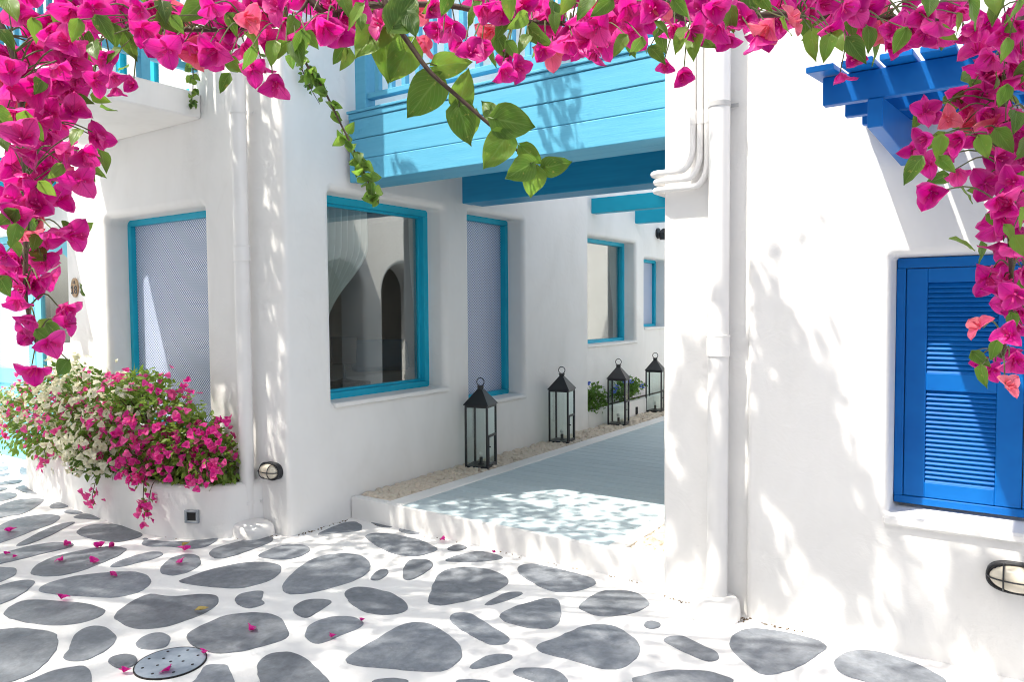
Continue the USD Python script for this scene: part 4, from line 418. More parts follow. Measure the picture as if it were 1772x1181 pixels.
# deck: boards along X between white borders
deck = thing("deck", kind="structure")
y = YK + 0.025
while y < 12.5:
    w = 0.138
    obj("deck_board", box(-3.70, -2.03, y, y + w, ZD - 0.03, ZD, 0.003), "deck", deck); y += w + 0.008
obj("deck_base", box(-3.72, -2.0, YK + 0.01, 12.6, 0.0, ZD - 0.032, 0.002), "dark", deck)
kerb = thing("kerb", kind="structure")
obj("kerb_front", box(-4.20, XR, YK - 0.005, YK + 0.022, -0.02, ZD + 0.002, 0.006), "plaster", kerb)
obj("kerb_border", box(-3.855, -3.703, YK + 0.024, 12.6, 0.0, ZD + 0.006, 0.008), "plaster", kerb)
obj("kerb_border", box(-2.027, -1.925, YK + 0.024, 12.6, 0.0, ZD + 0.006, 0.008), "plaster", kerb)
obj("kerb_lip", box(-4.20, -3.857, YK + 0.024, YK + 0.075, 0.0, ZD + 0.003, 0.008), "plaster", kerb)
obj("kerb_lip", box(-1.923, XR, YK + 0.024, YK + 0.06, 0.0, ZD + 0.003, 0.008), "plaster", kerb)

# ------------------------------------------------------------------ WHITE HOUSE (left)
house = thing("white_house", "white plastered house with turquoise framed windows and rounded reveals", "house")
er = 0.035
PL = lambda u, v, w: (u, YL + w, v)
PW = lambda u, v, w: (XW - w, u, v)
PF = lambda u, v, w: (XF - w, u, v)
holesL = [(lambda o: rrect(-6.600, -5.150, 0.30, 2.40, 0.05, o), 0.06, 0.34),
          (lambda o: rrect(-9.6, -7.325, 0.02, 2.40, 0.10, o), 0.05, 0.30),
          (lambda o: rrect(-6.45, -5.30, 3.26, 4.55, 0.03, o), 0.03, 0.14)]
obj("front_wall", wall_sheet(-12, XW - er, -0.05, ROOF, holesL, PL), "plaster", house, smooth=35)
holesW = [(lambda o: rrect(3.78, 5.085, 0.895, 2.475, 0.03, o), 0.06, 0.34),
          (lambda o: rrect(5.44, 6.345, 0.705, 2.50, 0.03, o), 0.05, 0.34)]
obj("side_wall", wall_sheet(YL + er, 7.69, -0.05, ROOF, holesW, PW), "plaster", house, smooth=35)
a = np.linspace(0, math.pi / 2, 7)
cv = np.array([[XW - er + er * math.sin(t), YL + er - er * math.cos(t), z] for z in (-0.05, ROOF) for t in a])
obj("wall_corner", trimesh.Trimesh(cv, [[i, i + 1, i + 8] for i in range(6)] + [[i, i + 8, i + 7] for i in range(6)], process=False), "plaster", house, smooth=True)
cv = np.array([[XW - 0.02 + 0.02 * math.cos(t), 7.69 + 0.02 * math.sin(t), z] for z in (-0.05, ROOF) for t in a])
e1 = trimesh.Trimesh(cv, [[i, i + 1, i + 8] for i in range(6)] + [[i, i + 8, i + 7] for i in range(6)], process=False)
e2 = trimesh.Trimesh([[XW - 0.02, 7.71, -0.05], [XF - 0.02, 7.71, -0.05], [XF - 0.02, 7.71, ROOF], [XW - 0.02, 7.71, ROOF]], [[0, 1, 2], [0, 2, 3]], process=False)
obj("wall_return", cat(e1, e2), "plaster", house, smooth=35)
holesF = [(lambda o: rrect(8.30, 9.765, 1.115, 2.515, 0.03, o), 0.05, 0.34),
          (lambda o: rrect(10.05, 10.84, 1.295, 2.32, 0.03, o), 0.04, 0.30)]
obj("far_wall", wall_sheet(7.68, 13.0, -0.05, ROOF, holesF, PF), "plaster", house, smooth=35)
obj("roof", box(-12, XW - 0.01, YL + 0.01, 13, ROOF - 0.02, ROOF + 0.25, 0.03), "plaster", house)

def frame_rect(place, u0, u1, v0, v1, w0, w1, t, c=0.004):
    """four square members of a window frame, as one mesh"""
    ms = []
    for (a0, a1, b0, b1) in ((u0, u1, v1 - t, v1), (u0, u1, v0, v0 + t), (u0, u0 + t, v0 + t, v1 - t), (u1 - t, u1, v0 + t, v1 - t)):
        p, q = np.array(place(a0, b0, w0)), np.array(place(a1, b1, w1)); lo, hi = np.minimum(p, q), np.maximum(p, q)
        ms.append(box(lo[0], hi[0], lo[1], hi[1], lo[2], hi[2], c))
    return cat(*ms)
def pbox(place, u0, u1, v0, v1, w0, w1, c=0.003):
    p, q = np.array(place(u0, v0, w0)), np.array(place(u1, v1, w1)); lo, hi = np.minimum(p, q), np.maximum(p, q)
    return box(lo[0], hi[0], lo[1], hi[1], lo[2], hi[2], c)

# large window of the side wall
w = obj("window", frame_rect(PW, 3.775, 5.09, 0.89, 2.48, 0.195, 0.285, 0.060), "turquoise", house)
obj("sash", frame_rect(PW, 3.835, 5.03, 0.95, 2.42, 0.240, 0.275, 0.020, 0.002), "turquoise", w)
obj("pane", pbox(PW, 3.85, 5.015, 0.965, 2.405, 0.258, 0.262, 0.001), "pane", w)
obj("sill", pbox(PW, 3.785, 5.125, 0.862, 0.900, -0.018, 0.20, 0.008), "plaster", w)
w = obj("lattice_window", frame_rect(PW, 5.435, 6.35, 0.70, 2.505, 0.195, 0.285, 0.055), "turquoise", house)
obj("lattice_panel", pbox(PW, 5.485, 6.30, 0.75, 2.455, 0.255, 0.275, 0.002), "lattice", w)
obj("sill", pbox(PW, 5.44, 6.375, 0.672, 0.711, -0.018, 0.20, 0.008), "plaster", w)
w = obj("window", frame_rect(PF, 8.29, 9.77, 1.11, 2.52, 0.185, 0.27, 0.055), "turquoise", house)
obj("pane", pbox(PF, 8.345, 9.715, 1.165, 2.465, 0.235, 0.239, 0.001), "pane", w)
obj("sill", pbox(PF, 8.31, 9.80, 1.085, 1.121, -0.015, 0.19, 0.008), "plaster", w)
w = obj("lattice_window", frame_rect(PF, 10.045, 10.845, 1.29, 2.325, 0.165, 0.24, 0.05), "turquoise", house)
obj("lattice_panel", pbox(PF, 10.09, 10.80, 1.34, 2.28, 0.21, 0.23, 0.002), "lattice", w)
obj("sill", pbox(PF, 10.05, 10.86, 1.265, 1.301, -0.015, 0.17, 0.008), "plaster", w)
# lattice panel of the front wall, behind the planter
w = obj("lattice_window", frame_rect(PL, -6.605, -5.145, 0.60, 2.405, 0.20, 0.28, 0.055), "turquoise", house)
obj("lattice_panel", pbox(PL, -6.555, -5.195, 0.65, 2.355, 0.245, 0.265, 0.002), "lattice", w)
obj("sill", pbox(PL, -6.60, -5.15, 0.56, 0.605, 0.02, 0.195, 0.008), "plaster", w)
# arched door at the far left
d = obj("door", frame_rect(PL, -9.6, -7.31, 0.02, 2.40, 0.16, 0.25, 0.07), "door_blue", house)
dz = 0.30
def arched_leaf(u0, u1):
    outer = Polygon([(u0, 0.04), (u1, 0.04), (u1, 2.32), (u0, 2.32)])
    win = Polygon(arch(u0 + 0.14, u1 - 0.14, 0.98, 2.19, 0.0)); low = Polygon([(u0 + 0.14, 0.2), (u1 - 0.14, 0.2), (u1 - 0.14, 0.82), (u0 + 0.14, 0.82)])
    m = trimesh.creation.extrude_polygon(outer.difference(win).difference(low), 0.045, engine="earcut")
    v = m.vertices; m = trimesh.Trimesh(np.column_stack([v[:, 0], YL + 0.185 + v[:, 2], v[:, 1]]), m.faces, process=False)
    return m
for i, (u0, u1) in enumerate(((-8.42, -7.40), (-9.50, -8.44))):
    lf = obj("door_leaf", arched_leaf(u0, u1), "door_blue", d)
    obj("pane", pbox(PL, u0 + 0.13, u1 - 0.13, 0.97, 2.2, 0.205, 0.212, 0.001), "pane" if i == 0 else "lattice", lf)
    obj("lower_panel", pbox(PL, u0 + 0.13, u1 - 0.13, 0.19, 0.83, 0.20, 0.215, 0.004), "door_blue", lf)
obj("door_closer", box(-8.0, -7.42, YL + 0.14, YL + 0.165, 2.345, 2.375, 0.004), "grey_metal", d)
obj("hallway", box(-9.7, -7.2, YL + 0.9, YL + 0.95, 0, 2.6), "inside_wall", d)
# upper window over the slab
w = obj("upper_window", frame_rect(PL, -6.45, -5.30, 3.26, 4.55, 0.06, 0.12, 0.07), "turquoise", house)
obj("pane", pbox(PL, -6.40, -5.35, 3.31, 4.5, 0.09, 0.094, 0.001), "pane", w)
obj("mullion", pbox(PL, -5.96, -5.88, 3.33, 4.48, 0.07, 0.115, 0.003), "turquoise", w)
# rooms behind the glass
def room(x0, x1, y0, y1, z0, z1):
    b = trimesh.creation.box(bounds=[[x0, y0, z0], [x1, y1, z1]]); v = b.vertices; f = b.faces
    keep = [not np.allclose(v[q][:, 0], x1) for q in f]
    return trimesh.Trimesh(v, f[keep], process=False)
obj("room", room(-8.2, XW - 0.285, 3.64, 7.2, 0.3, 2.75), "inside_wall", house)
obj("room", room(-7.5, XF - 0.275, 8.2, 10.5, 0.3, 2.75), "inside_wall", house)
obj("room_floor", box(-8.18, XW - 0.31, 3.68, 7.18, 0.305, 0.33), "inside_floor", house)

bed = thing("bed", "low bed with grey linen inside behind the large window", "bed")
obj("mattress", box(-7.2, -5.15, 4.0, 6.1, 0.60, 0.96, 0.08), "bed_linen", bed); obj("base", box(-7.15, -5.18, 4.02, 6.08, 0.33, 0.595, 0.01), "inside_floor", bed)
bt = thing("bedside_table", "small dark bedside table under the lamp behind the large window", "table")
obj("top", box(-5.1, -4.8, 4.40, 4.75, 0.925, 0.953, 0.004), "lamp_shade", bt); obj("body", box(-5.08, -4.82, 4.43, 4.72, 0.33, 0.924, 0.004), "lamp_shade", bt)
cu = box(-0.30, 0.30, -0.07, 0.07, 0, 0.34, 0.06); cu = cu.subdivide().subdivide()
cu.apply_transform(trimesh.transformations.rotation_matrix(math.radians(-18), [1, 0, 0])); cu.apply_transform(trimesh.transformations.rotation_matrix(math.radians(60), [0, 0, 1])); cu.apply_translation([-5.45, 5.55, 0.95])
tag(obj("cushion", cu, "cushion", smooth=60), "dark blue cushion propped on the bed behind the large window", "cushion")
tl = thing("table_lamp", "dark table lamp with a drum shade seen through the large window", "table lamp", (-4.95, 4.575, 0.955))
obj("shade", lathe([(0.085, 0.16), (0.10, 0.16), (0.115, 0.40), (0.10, 0.40)], 24), "lamp_shade", tl, smooth=40)
obj("base", lathe([(0, 0), (0.07, 0), (0.07, 0.015), (0.015, 0.03), (0.012, 0.2), (0, 0.2)], 20), "lamp_shade", tl, smooth=40)

def curtain(y0, y1, ytie, z0, z1, x, place_name, label):
    """pleated sheer drawn towards one side at the bottom"""
    def fn(u, v):
        z = z1 + (z0 - z1) * u
        wide = y0 + (y1 - y0) * v; tie = y0 + (ytie - y0) * v
        k = np.clip((u - 0.25) / 0.5, 0, 1); k = k * k * (3 - 2 * k)
        yy = wide * (1 - k) + tie * k
        xx = x + 0.038 * np.sin(v * 2 * np.pi * 8) * (1 - 0.35 * k) + 0.006 * np.sin(v * 50 + u * 7)
        return np.column_stack([xx, yy, z])
    P, f, uv = grid(26, 110, fn)
    return obj("curtain", trimesh.Trimesh(P, f, process=False), "curtain", smooth=True, label=label, cat="curtain")
curtain(3.92, 4.46, 4.00, 1.15, 2.46, XW - 0.315, "a", "pale green sheer curtain drawn aside at the left of the large window")
curtain(5.32, 5.10, 5.16, 0.7, 2.6, XW - 0.40, "b", "narrow grey green curtain hanging at the right edge of the large window")
curtain(9.95, 9.70, 9.80, 0.9, 2.6, XF - 0.36, "c", "grey curtain hanging inside the farther clear window")

# ------------------------------------------------------------------ slab balcony over the planter
sl = thing("slab_balcony", "white concrete balcony slab with blue railing above the planter", "balcony")
obj("slab", box(-6.77, -5.132, 2.44, YL - 0.001, 3.042, 3.237, 0.012), "plaster", sl)
for x in (-6.70, -5.93, -5.20):
    obj("railing_post", box(x - 0.035, x + 0.035, 2.47, 2.54, 3.237, 4.2), "sky_blue", sl)
for yy in (2.95,):
    obj("railing_post", box(-5.235, -5.165, yy - 0.035, yy + 0.035, 3.237, 4.2), "sky_blue", sl)
obj("railing_rail", box(-6.735, -5.165, 2.48, 2.53, 3.40, 3.45), "sky_blue", sl)
obj("railing_rail", box(-5.225, -5.175, 2.54, YL, 3.40, 3.45), "sky_blue", sl)
obj("railing_rail", box(-6.735, -5.165, 2.47, 2.54, 4.15, 4.21), "sky_blue", sl)
for i in range(11):
    x = -6.6 + i * 0.128
    if abs(x + 5.93) > 0.05: obj("baluster", box(x - 0.018, x + 0.018, 2.49, 2.52, 3.45, 4.15), "sky_blue", sl)
for i in range(6):
    yy = 2.62 + i * 0.12
    obj("baluster", box(-5.215, -5.185, yy - 0.018, yy + 0.018, 3.45, 4.15), "sky_blue", sl)

# canopy over the arched door
dc = thing("door_canopy", "turquoise timber canopy on a bracket above the arched door", "canopy")
for i in range(14):
    x1 = -7.415 - i * 0.078
    obj("board", box(x1 - 0.068, x1, 2.62, YL - 0.01, 2.935, 2.955, 0.002), "turquoise", dc)
obj("crossbeam", box(-8.6, -7.44, 2.75, 2.79, 2.84, 2.933), "turquoise", dc)
obj("crossbeam", box(-8.6, -7.44, 3.12, 3.16, 2.84, 2.933), "turquoise", dc)
obj("bracket", box(-7.56, -7.455, 2.68, YL + 0.01, 2.66, 2.838), "turquoise", dc)
obj("bracket", box(-8.56, -8.455, 2.68, YL + 0.01, 2.66, 2.838), "turquoise", dc)

# oval wooden number plate
pl = thing("number_plate", "small oval wooden house number plate reading 18 beside the door", "sign")
ov = Polygon([(0.062 * math.cos(t), 0.088 * math.sin(t)) for t in np.linspace(0, 2 * math.pi, 40)[:-1]])
def on_wall(m, x, y, z):
    v = np.array(m.vertices); return trimesh.Trimesh(np.column_stack([x + v[:, 0], y - v[:, 2], z + v[:, 1]]), m.faces, process=False)
obj("plate", on_wall(extrude(ov, 0.016), -7.148, YL + 0.002, 1.815), "wood_sign", pl)
t18 = meshkit.text_mesh("18", 0.07, 0.002, True); t18.apply_translation([-t18.bounds[:, 0].mean(), -0.055, 0.017])
obj("digits", on_wall(t18, -7.148, YL + 0.002, 1.815), "black", pl)
obj("small_mark", on_wall(cat(extrude(shapely.box(-0.022, 0.040, 0.012, 0.046), 0.002, 0.017), extrude(shapely.box(0.016, 0.030, 0.022, 0.062), 0.002, 0.017), extrude(shapely.box(-0.022, 0.052, 0.012, 0.058), 0.002, 0.017)), -7.148, YL + 0.002, 1.815), "black", pl)

# ------------------------------------------------------------------ house across the lane, behind the viewer
oh = thing("opposite_house", "white house with blue windows across the lane, behind the viewer", "house")
PO = lambda u, v, w: (u, -2.5 - w, v)
obj("front_wall", wall_sheet(-13.5, 15, -0.05, 8.2, [(lambda o, x=x: rrect(x, x + 1.2, 0.9, 2.4, 0.05, o), 0.06, 0.3) for x in (-8.0, -5.2, -2.4, 1.6, 4.4)] + [(lambda o, x=x: rrect(x, x + 1.2, 3.6, 4.9, 0.05, o), 0.06, 0.3) for x in (-8.0, -5.2, -2.4, 1.6, 4.4)], PO), "plaster", oh, smooth=35)
for x in (-8.0, -5.2, -2.4, 1.6, 4.4):
    for z in (0.9, 3.6):
        w = obj("window", frame_rect(PO, x, x + 1.2, z, z + (1.5 if z < 2 else 1.3), 0.15, 0.23, 0.06), "turquoise", oh); obj("pane", pbox(PO, x + .05, x + 1.15, z + .05, z + 1.25, 0.19, 0.195, 0.001), "dark", w)
obj("body", box(-13.5, 15, -4.6, -2.85, 0, 8.2, 0.03), "plaster", oh)

# ------------------------------------------------------------------ BALCONY BRIDGE between the houses
bal = thing("timber_balcony", "sky blue boarded timber balcony bridging the two white houses", "balcony")
xl, xr = -4.15, XR - 0.02
for z0, z1, dy in ((2.543, 2.703, 0.0), (2.706, 2.853, 0.003), (2.856, 2.998, 0.0), (3.001, 3.043, -0.006)):
    obj("plank", box(xl, xr, 3.92 + dy, 3.965, z0, z1, 0.005), "sky_blue", bal)
obj("rail_cap", box(xl - 0.012, xr, 3.905, 4.02, 3.045, 3.064, 0.004), "sky_blue", bal)
obj("soffit_board", box(xl, xr, 3.968, 4.105, 2.546, 2.575, 0.004), "sky_blue", bal)
obj("soffit_board", box(xl, xr, 4.108, 4.26, 2.548, 2.577, 0.004), "sky_blue", bal)
obj("inner_board", box(xl, xr, 4.225, 4.258, 2.58, 2.95, 0.004), "sky_blue", bal)
obj("floor", box(XW + 0.005, XR - 0.005, 3.97, 6.0, 2.955, 3.03, 0.004), "sky_blue", bal)
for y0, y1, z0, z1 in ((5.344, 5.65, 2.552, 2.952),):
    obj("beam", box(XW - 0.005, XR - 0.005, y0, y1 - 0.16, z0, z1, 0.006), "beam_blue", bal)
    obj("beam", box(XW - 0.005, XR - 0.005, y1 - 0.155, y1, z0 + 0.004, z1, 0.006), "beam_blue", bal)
for x in (-4.035, -2.485):
    obj("railing_post", box(x - 0.055, x + 0.055, 3.93, 4.03, 3.064, 4.15, 0.004), "sky_blue", bal)
for x0, x1 in ((-3.98, -2.54), (-2.43, -1.63)):
    obj("railing_rail", box(x0, x1, 3.945, 4.01, 3.138, 3.178, 0.004), "sky_blue", bal)
    obj("railing_rail", box(x0, x1, 3.94, 4.02, 4.05, 4.11, 0.004), "sky_blue", bal)
    n = int((x1 - x0) / 0.125)
    for i in range(n):
        x = x0 + (i + 0.65) * (x1 - x0) / n
        obj("baluster", box(x - 0.021, x + 0.021, 3.957, 3.999, 3.178, 4.05, 0.003), "sky_blue", bal)
obj("back_wall", box(XW - 0.01, XR + 0.01, 6.02, 6.25, 2.96, 4.35, 0.01), "plaster", bal)
bd = obj("balcony_door", cat(box(-3.7, -3.62, 5.985, 6.018, 3.03, 4.6), box(-2.9, -2.82, 5.985, 6.018, 3.03, 4.6), box(-3.3, -3.22, 5.985, 6.018, 3.03, 4.6), box(-3.62, -2.9, 5.985, 6.018, 3.9, 3.97)), "turquoise", bal)
# open beams farther down the passage
pb = thing("passage_beams", "bright turquoise beams crossing the passage beyond the balcony", "beams")
for y0, z0 in ((8.43, 2.80), (9.73, 2.79), (11.0, 2.79)):
    obj("beam", box(XF - 0.005, XR + 0.3, y0, y0 + 0.14, z0, z0 + 0.19, 0.005), "turquoise", pb)
obj("joist", box(-2.75, -2.65, 8.2, 11.5, 2.995, 3.1, 0.005), "turquoise", pb)
obj("joist", box(-3.65, -3.55, 8.2, 11.5, 2.995, 3.1, 0.005), "turquoise", pb)
tag(obj("end_wall", box(-6, 1, 13.0, 13.2, 0, 3.4, 0.02), "plaster"), "white wall closing the far end of the passage", "wall")

# ------------------------------------------------------------------ HOUSE ON THE RIGHT
rh = thing("pillar_house", "white house with the deep blue shutter and a corner pillar", "house")
PR = lambda u, v, w: (u, YR + w, v)
holesR = [(lambda o: rrect(-0.495, 1.10, 0.636, 1.826, 0.02, o), 0.032, 0.30)]
ew = 0.03
obj("front_wall", wall_sheet(-1.143 + ew, 3.0, -0.05, ROOF, holesR, PR), "plaster", rh, smooth=35)
cv = np.array([[-1.143 + ew - ew * math.sin(t), YR + ew - ew * math.cos(t), z] for z in (-0.05, ROOF) for t in a])
obj("wall_corner", trimesh.Trimesh(cv, [[i, i + 1, i + 8] for i in range(6)] + [[i, i + 8, i + 7] for i in range(6)], process=False), "plaster", rh, smooth=True)
pc = 0.02
pv = [(-1.142, 3.805), (XR + pc, 3.805)] + [(XR + pc - pc * math.sin(t), 3.805 + pc - pc * math.cos(t)) for t in a[1:]] + [(XR, 4.3)]
pvv = np.array([[p[0], p[1], z] for z in (-0.05, ROOF) for p in pv]); k = len(pv)
obj("pillar", trimesh.Trimesh(pvv, [[i, i + 1, i + k + 1] for i in range(k - 1)] + [[i, i + k + 1, i + k] for i in range(k - 1)], process=False), "plaster", rh, smooth=35)
PX_ = lambda u, v, w: (XR + w, u, v)
holesX = [(lambda o: arch(5.10, 5.95, 0.17, 2.25, o), 0.05, 0.45), (lambda o: arch(6.30, 7.15, 0.17, 2.25, o), 0.05, 0.45), (lambda o: arch(7.5, 8.35, 0.17, 2.25, o), 0.05, 0.45), (lambda o: arch(8.7, 9.55, 0.17, 2.25, o), 0.05, 0.45)]
obj("arcade_wall", wall_sheet(4.3, 13.0, 0.1, 3.15, [(lambda o, h=h: np.maximum(h[0](o), [[-99, 0.175]]), h[1], h[2]) for h in holesX], PX_), "plaster", rh, smooth=35)
obj("arcade_back", box(0.3, 0.4, 4.3, 13, 0, 3.0), "inside_wall", rh); obj("arcade_floor", box(XR + 0.4, 0.3, 4.3, 13, 0.1, 0.16), "inside_floor", rh)
obj("roof", box(XR + 0.005, 3.0, 4.5, 13, 3.05, 3.2, 0.02), "plaster", rh)
obj("front_block", box(XR + 0.03, 3.0, YR + 0.33, 4.3, 2.5, ROOF, 0.01), "plaster", rh); obj("ceiling", box(XR + 0.46, 0.4, 4.3, 13, 2.9, 2.98), "inside_wall", rh)
obj("sill", cat(box(-0.512, 1.12, YR - 0.022, YR + 0.20, 0.588, 0.634, 0.012)), "plaster", rh)
# shutter: frame, two leaves with louvres
ys = YR + 0.185
sh = obj("shutter", cat(box(-0.492, 1.092, ys, ys + 0.05, 1.775, 1.822), box(-0.492, 1.092, ys, ys + 0.05, 0.655, 0.690), box(-0.494, -0.455, ys, ys + 0.05, 0.690, 1.775), box(1.055, 1.094, ys, ys + 0.05, 0.690, 1.775)), "deep_blue", rh)
for u0, u1 in ((-0.452, 0.296), (0.302, 1.052)):
    y0, y1 = ys + 0.004, ys + 0.044
    sw = 0.088; zr = (0.693, 0.765, 1.200, 1.282, 1.705, 1.772)
    lf = obj("shutter_leaf", cat(box(u0, u0 + sw, y0, y1, zr[0], zr[5]), box(u1 - sw if u0 > 0 else u0 + 0.366, u1 if u0 > 0 else u0 + 0.366 + 0.10, y0, y1, zr[0], zr[5]),
                                 box(u0 + sw, u0 + 0.366, y0, y1, zr[0], zr[1]), box(u0 + sw, u0 + 0.366, y0, y1, zr[2], zr[3]), box(u0 + sw, u0 + 0.366, y0, y1, zr[4], zr[5])), "deep_blue", sh)
    if u0 > 0: 
        continue
    for za, zb in ((zr[1], zr[2]), (zr[3], zr[4])):
        n = int(round((zb - za) / 0.0222))
        for i in range(n):
            z = za + (i + 0.5) * (zb - za) / n
            s_ = box(u0 + sw, u0 + 0.366, -0.004, 0.004, -0.017, 0.017, 0.003)
            s_.apply_transform(trimesh.transformations.rotation_matrix(math.radians(-38), [1, 0, 0])); s_.apply_translation([0, (y0 + y1) / 2 - 0.004, z])
            obj("slat", s_, "deep_blue", lf)
    obj("slat_backing", box(u0 + sw, u0 + 0.366, y1 + 0.004, y1 + 0.01, zr[1], zr[4]), "deep_blue", lf)
    lf2 = obj("shutter_leaf", cat(box(u0 + 0.47, u0 + 0.56, y0, y1, zr[0], zr[5]), box(u0 + 0.56, 0.296, y0 + 0.01, y1, zr[0], zr[5])), "deep_blue", sh)

# canopy over the shutter
wc = thing("window_canopy", "deep blue slatted timber canopy over the louvred shutter", "canopy")
def rise(yv): return 0.11 * (yv - 2.9)
def sloped(x0, x1, y0, y1, z, t):
    b = box(x0, x1, y0, y1, z, z + t, 0.003); v = b.vertices.copy(); v[:, 2] += rise(v[:, 1]); return trimesh.Trimesh(v, b.faces, process=False)
edges = [(-0.645, -0.553)] + [(-0.530 + i * 0.12, -0.430 + i * 0.12) for i in range(15)]
for x0, x1 in edges:
    obj("board", sloped(x0, x1, 2.78, YR - 0.006, 2.432, 0.022), "deep_blue", wc)
for y0, z0, z1 in ((2.90, 2.328, 2.430), (3.31, 2.373, 2.474), (3.70, 2.418, 2.516)):
    obj("crossbeam", box(-0.613, 1.25, y0, y0 + 0.04, z0, z1, 0.003), "deep_blue", wc)
for x0 in (-0.463, 0.95):
    br = box(x0, x0 + 0.05, 2.895, YR + 0.004, 2.226, 2.326, 0.003); v = br.vertices.copy(); top = v[:, 2] > 2.28
    v[top, 2] += 0.105 * (v[top, 1] - 2.895); v[~top, 2] += 0.0 * v[~top, 1]
    obj("bracket", trimesh.Trimesh(v, br.faces, process=False), "deep_blue", wc)

# ------------------------------------------------------------------ pipes
def downpipe(label, x, y, r, z0, ztop, joints, clips, wall_y, base):
    t = thing("downpipe", label, "pipe")
    obj("pipe", tube([(x, y, z0), (x, y, ztop)], r, 28), "pvc", t, smooth=40)
    for z in joints:
        obj("coupling", lathe([(r, z - 0.055), (r + 0.0055, z - 0.053), (r + 0.0055, z + 0.045), (r + 0.007, z + 0.047), (r + 0.007, z + 0.055), (r, z + 0.056)], 28, (x, y, 0)), "pvc", t, smooth=30)
    for z in clips:
        obj("clip", cat(lathe([(r + 0.0005, z - 0.012), (r + 0.004, z - 0.012), (r + 0.004, z + 0.012), (r + 0.0005, z + 0.012)], 28, (x, y, 0)), box(x + r * 0.7, x + r + 0.028, wall_y - 0.022, wall_y - 0.016, z - 0.010, z + 0.010, 0.001), box(x - r - 0.022, x - r * 0.7, wall_y - 0.022, wall_y - 0.016, z - 0.010, z + 0.010, 0.001), tube([(x - r - 0.012, wall_y, z), (x - r - 0.012, wall_y - 0.04, z)], 0.004, 8)), "steel" if base == "round" else "pvc", t, smooth=30)
    return t
lp = downpipe("white drainpipe standing beside the planter against the sunlit pillar", -4.565, 3.272, 0.052, 0.05, ROOF + 0.1, (2.00,), (2.99, 0.22), YL, "block")
blk = trimesh.creation.icosphere(3, 1.0); v = blk.vertices; v = np.sign(v) * np.abs(v) ** 0.55
v = v + 0.05 * (meshkit.noise(v * 2.2 + 5) - 0.5)[:, None]
obj("footing", trimesh.Trimesh(v * [0.165, 0.12, 0.085] + [-4.50, 3.25, 0.02], blk.faces, process=False), "plaster", lp, smooth=True)
rp = downpipe("white drainpipe on a round plinth in the corner beside the right hand wall", -1.281, 3.735, 0.0525, 0.06, ROOF + 0.1, (1.40,), (2.62,), 3.805, "round")
obj("footing", lathe([(0, 0.105), (0.09, 0.105), (0.112, 0.098), (0.124, 0.080), (0.128, 0.04), (0.130, -0.02)], 40, (-1.281, 3.70, 0)), "plaster", rp, smooth=50)
for i, (x, zz, rr) in enumerate(((-1.437, 2.315, 0.17), (-1.398, 2.272, 0.15), (-1.359, 2.226, 0.13))):
    y0 = 3.778; xe = -1.635 - 0.012 * (i == 0) + 0.004 * (i == 1); R = 0.06
    yb = 3.752
    P = [(x, y0, ROOF + 0.1), (x, y0, zz + R * 2)]
    P += [(x - R * (1 - math.cos(t)), y0 + (yb - y0) * t / (math.pi / 2), zz + R * 2 * (1 - math.sin(t) ) + (-R * 0.0)) for t in np.linspace(0.2, math.pi / 2, 7)]
    P = [p for p in P if p[2] >= zz] + [(xe + 0.03, yb, zz - 0.0)]
    P += [(xe + 0.03 - 0.045 * math.sin(t), yb + 0.045 * (1 - math.cos(t)), zz) for t in np.linspace(0.3, math.pi / 2, 6)] + [(xe - 0.015, 4.2, zz)]
    cd = thing("conduit", ["white cable conduit on the pillar, outermost and highest at its bend", "middle one of the three white conduits on the pillar", "white cable conduit on the pillar, nearest the drainpipe and lowest at its bend"][i], "pipe", group="conduits bending round the pillar corner")
    obj("pipe", tube(P, 0.0165, 14), "pvc", cd, smooth=50)
    obj("coupling", tube([(x, y0, 2.56 - 0.01), (x, y0, 2.62)], 0.0185, 14), "pvc", cd, smooth=40)

# ------------------------------------------------------------------ bulkhead lamps
def bulkhead(label, loc, rz, sc=1.0):
    t = thing("wall_lamp", label, "wall lamp", loc, rz, "oval caged bulkhead lamps")
    def ell(a_, b_, p=2.6, n=40): 
        th = np.linspace(0, 2 * math.pi, n, endpoint=False); c_, s_ = np.cos(th), np.sin(th)
        return np.column_stack([a_ * np.sign(c_) * np.abs(c_) ** (2 / p), b_ * np.sign(s_) * np.abs(s_) ** (2 / p)])
    def up_(m):
        v = np.array(m.vertices) * sc; return trimesh.Trimesh(np.column_stack([v[:, 0], -v[:, 2], v[:, 1]]), m.faces, process=False)
    obj("base", up_(extrude(Polygon(ell(0.105, 0.062)), 0.035)), "black", t)
    dm = trimesh.creation.icosphere(3, 1.0); v = dm.vertices; keep = dm.faces[(v[dm.faces][:, :, 2] > -0.05).all(1)]
    rr = np.hypot(v[:, 0], v[:, 1]); dome_ = np.column_stack([0.094 * v[:, 0], 0.052 * v[:, 1], 0.033 + 0.052 * np.maximum(v[:, 2], 0) ** 0.7])
    obj("diffuser", up_(trimesh.Trimesh(dome_, keep, process=False)), "frost", t, smooth=True)
    ring = ell(0.101, 0.058)
    obj("cage_ring", up_(tube(np.column_stack([ring, np.full(len(ring), 0.036)]), 0.006, 8, closed=True)), "black", t, smooth=True)
    for x in (-0.045, 0.045):
        P = [(x, 0.057 * math.cos(q), 0.034 + 0.058 * math.sin(q)) for q in np.linspace(0, math.pi, 14)]
        obj("cage_bar", up_(tube(P, 0.0035, 7)), "black", t, smooth=True)
    P = [(0.100 * math.cos(q), 0.0, 0.034 + 0.060 * math.sin(q) ** 0.8) for q in np.linspace(0.001, math.pi - 0.001, 18)]
    obj("cage_bar", up_(tube(P, 0.0035, 7)), "black", t, smooth=True)
    return t
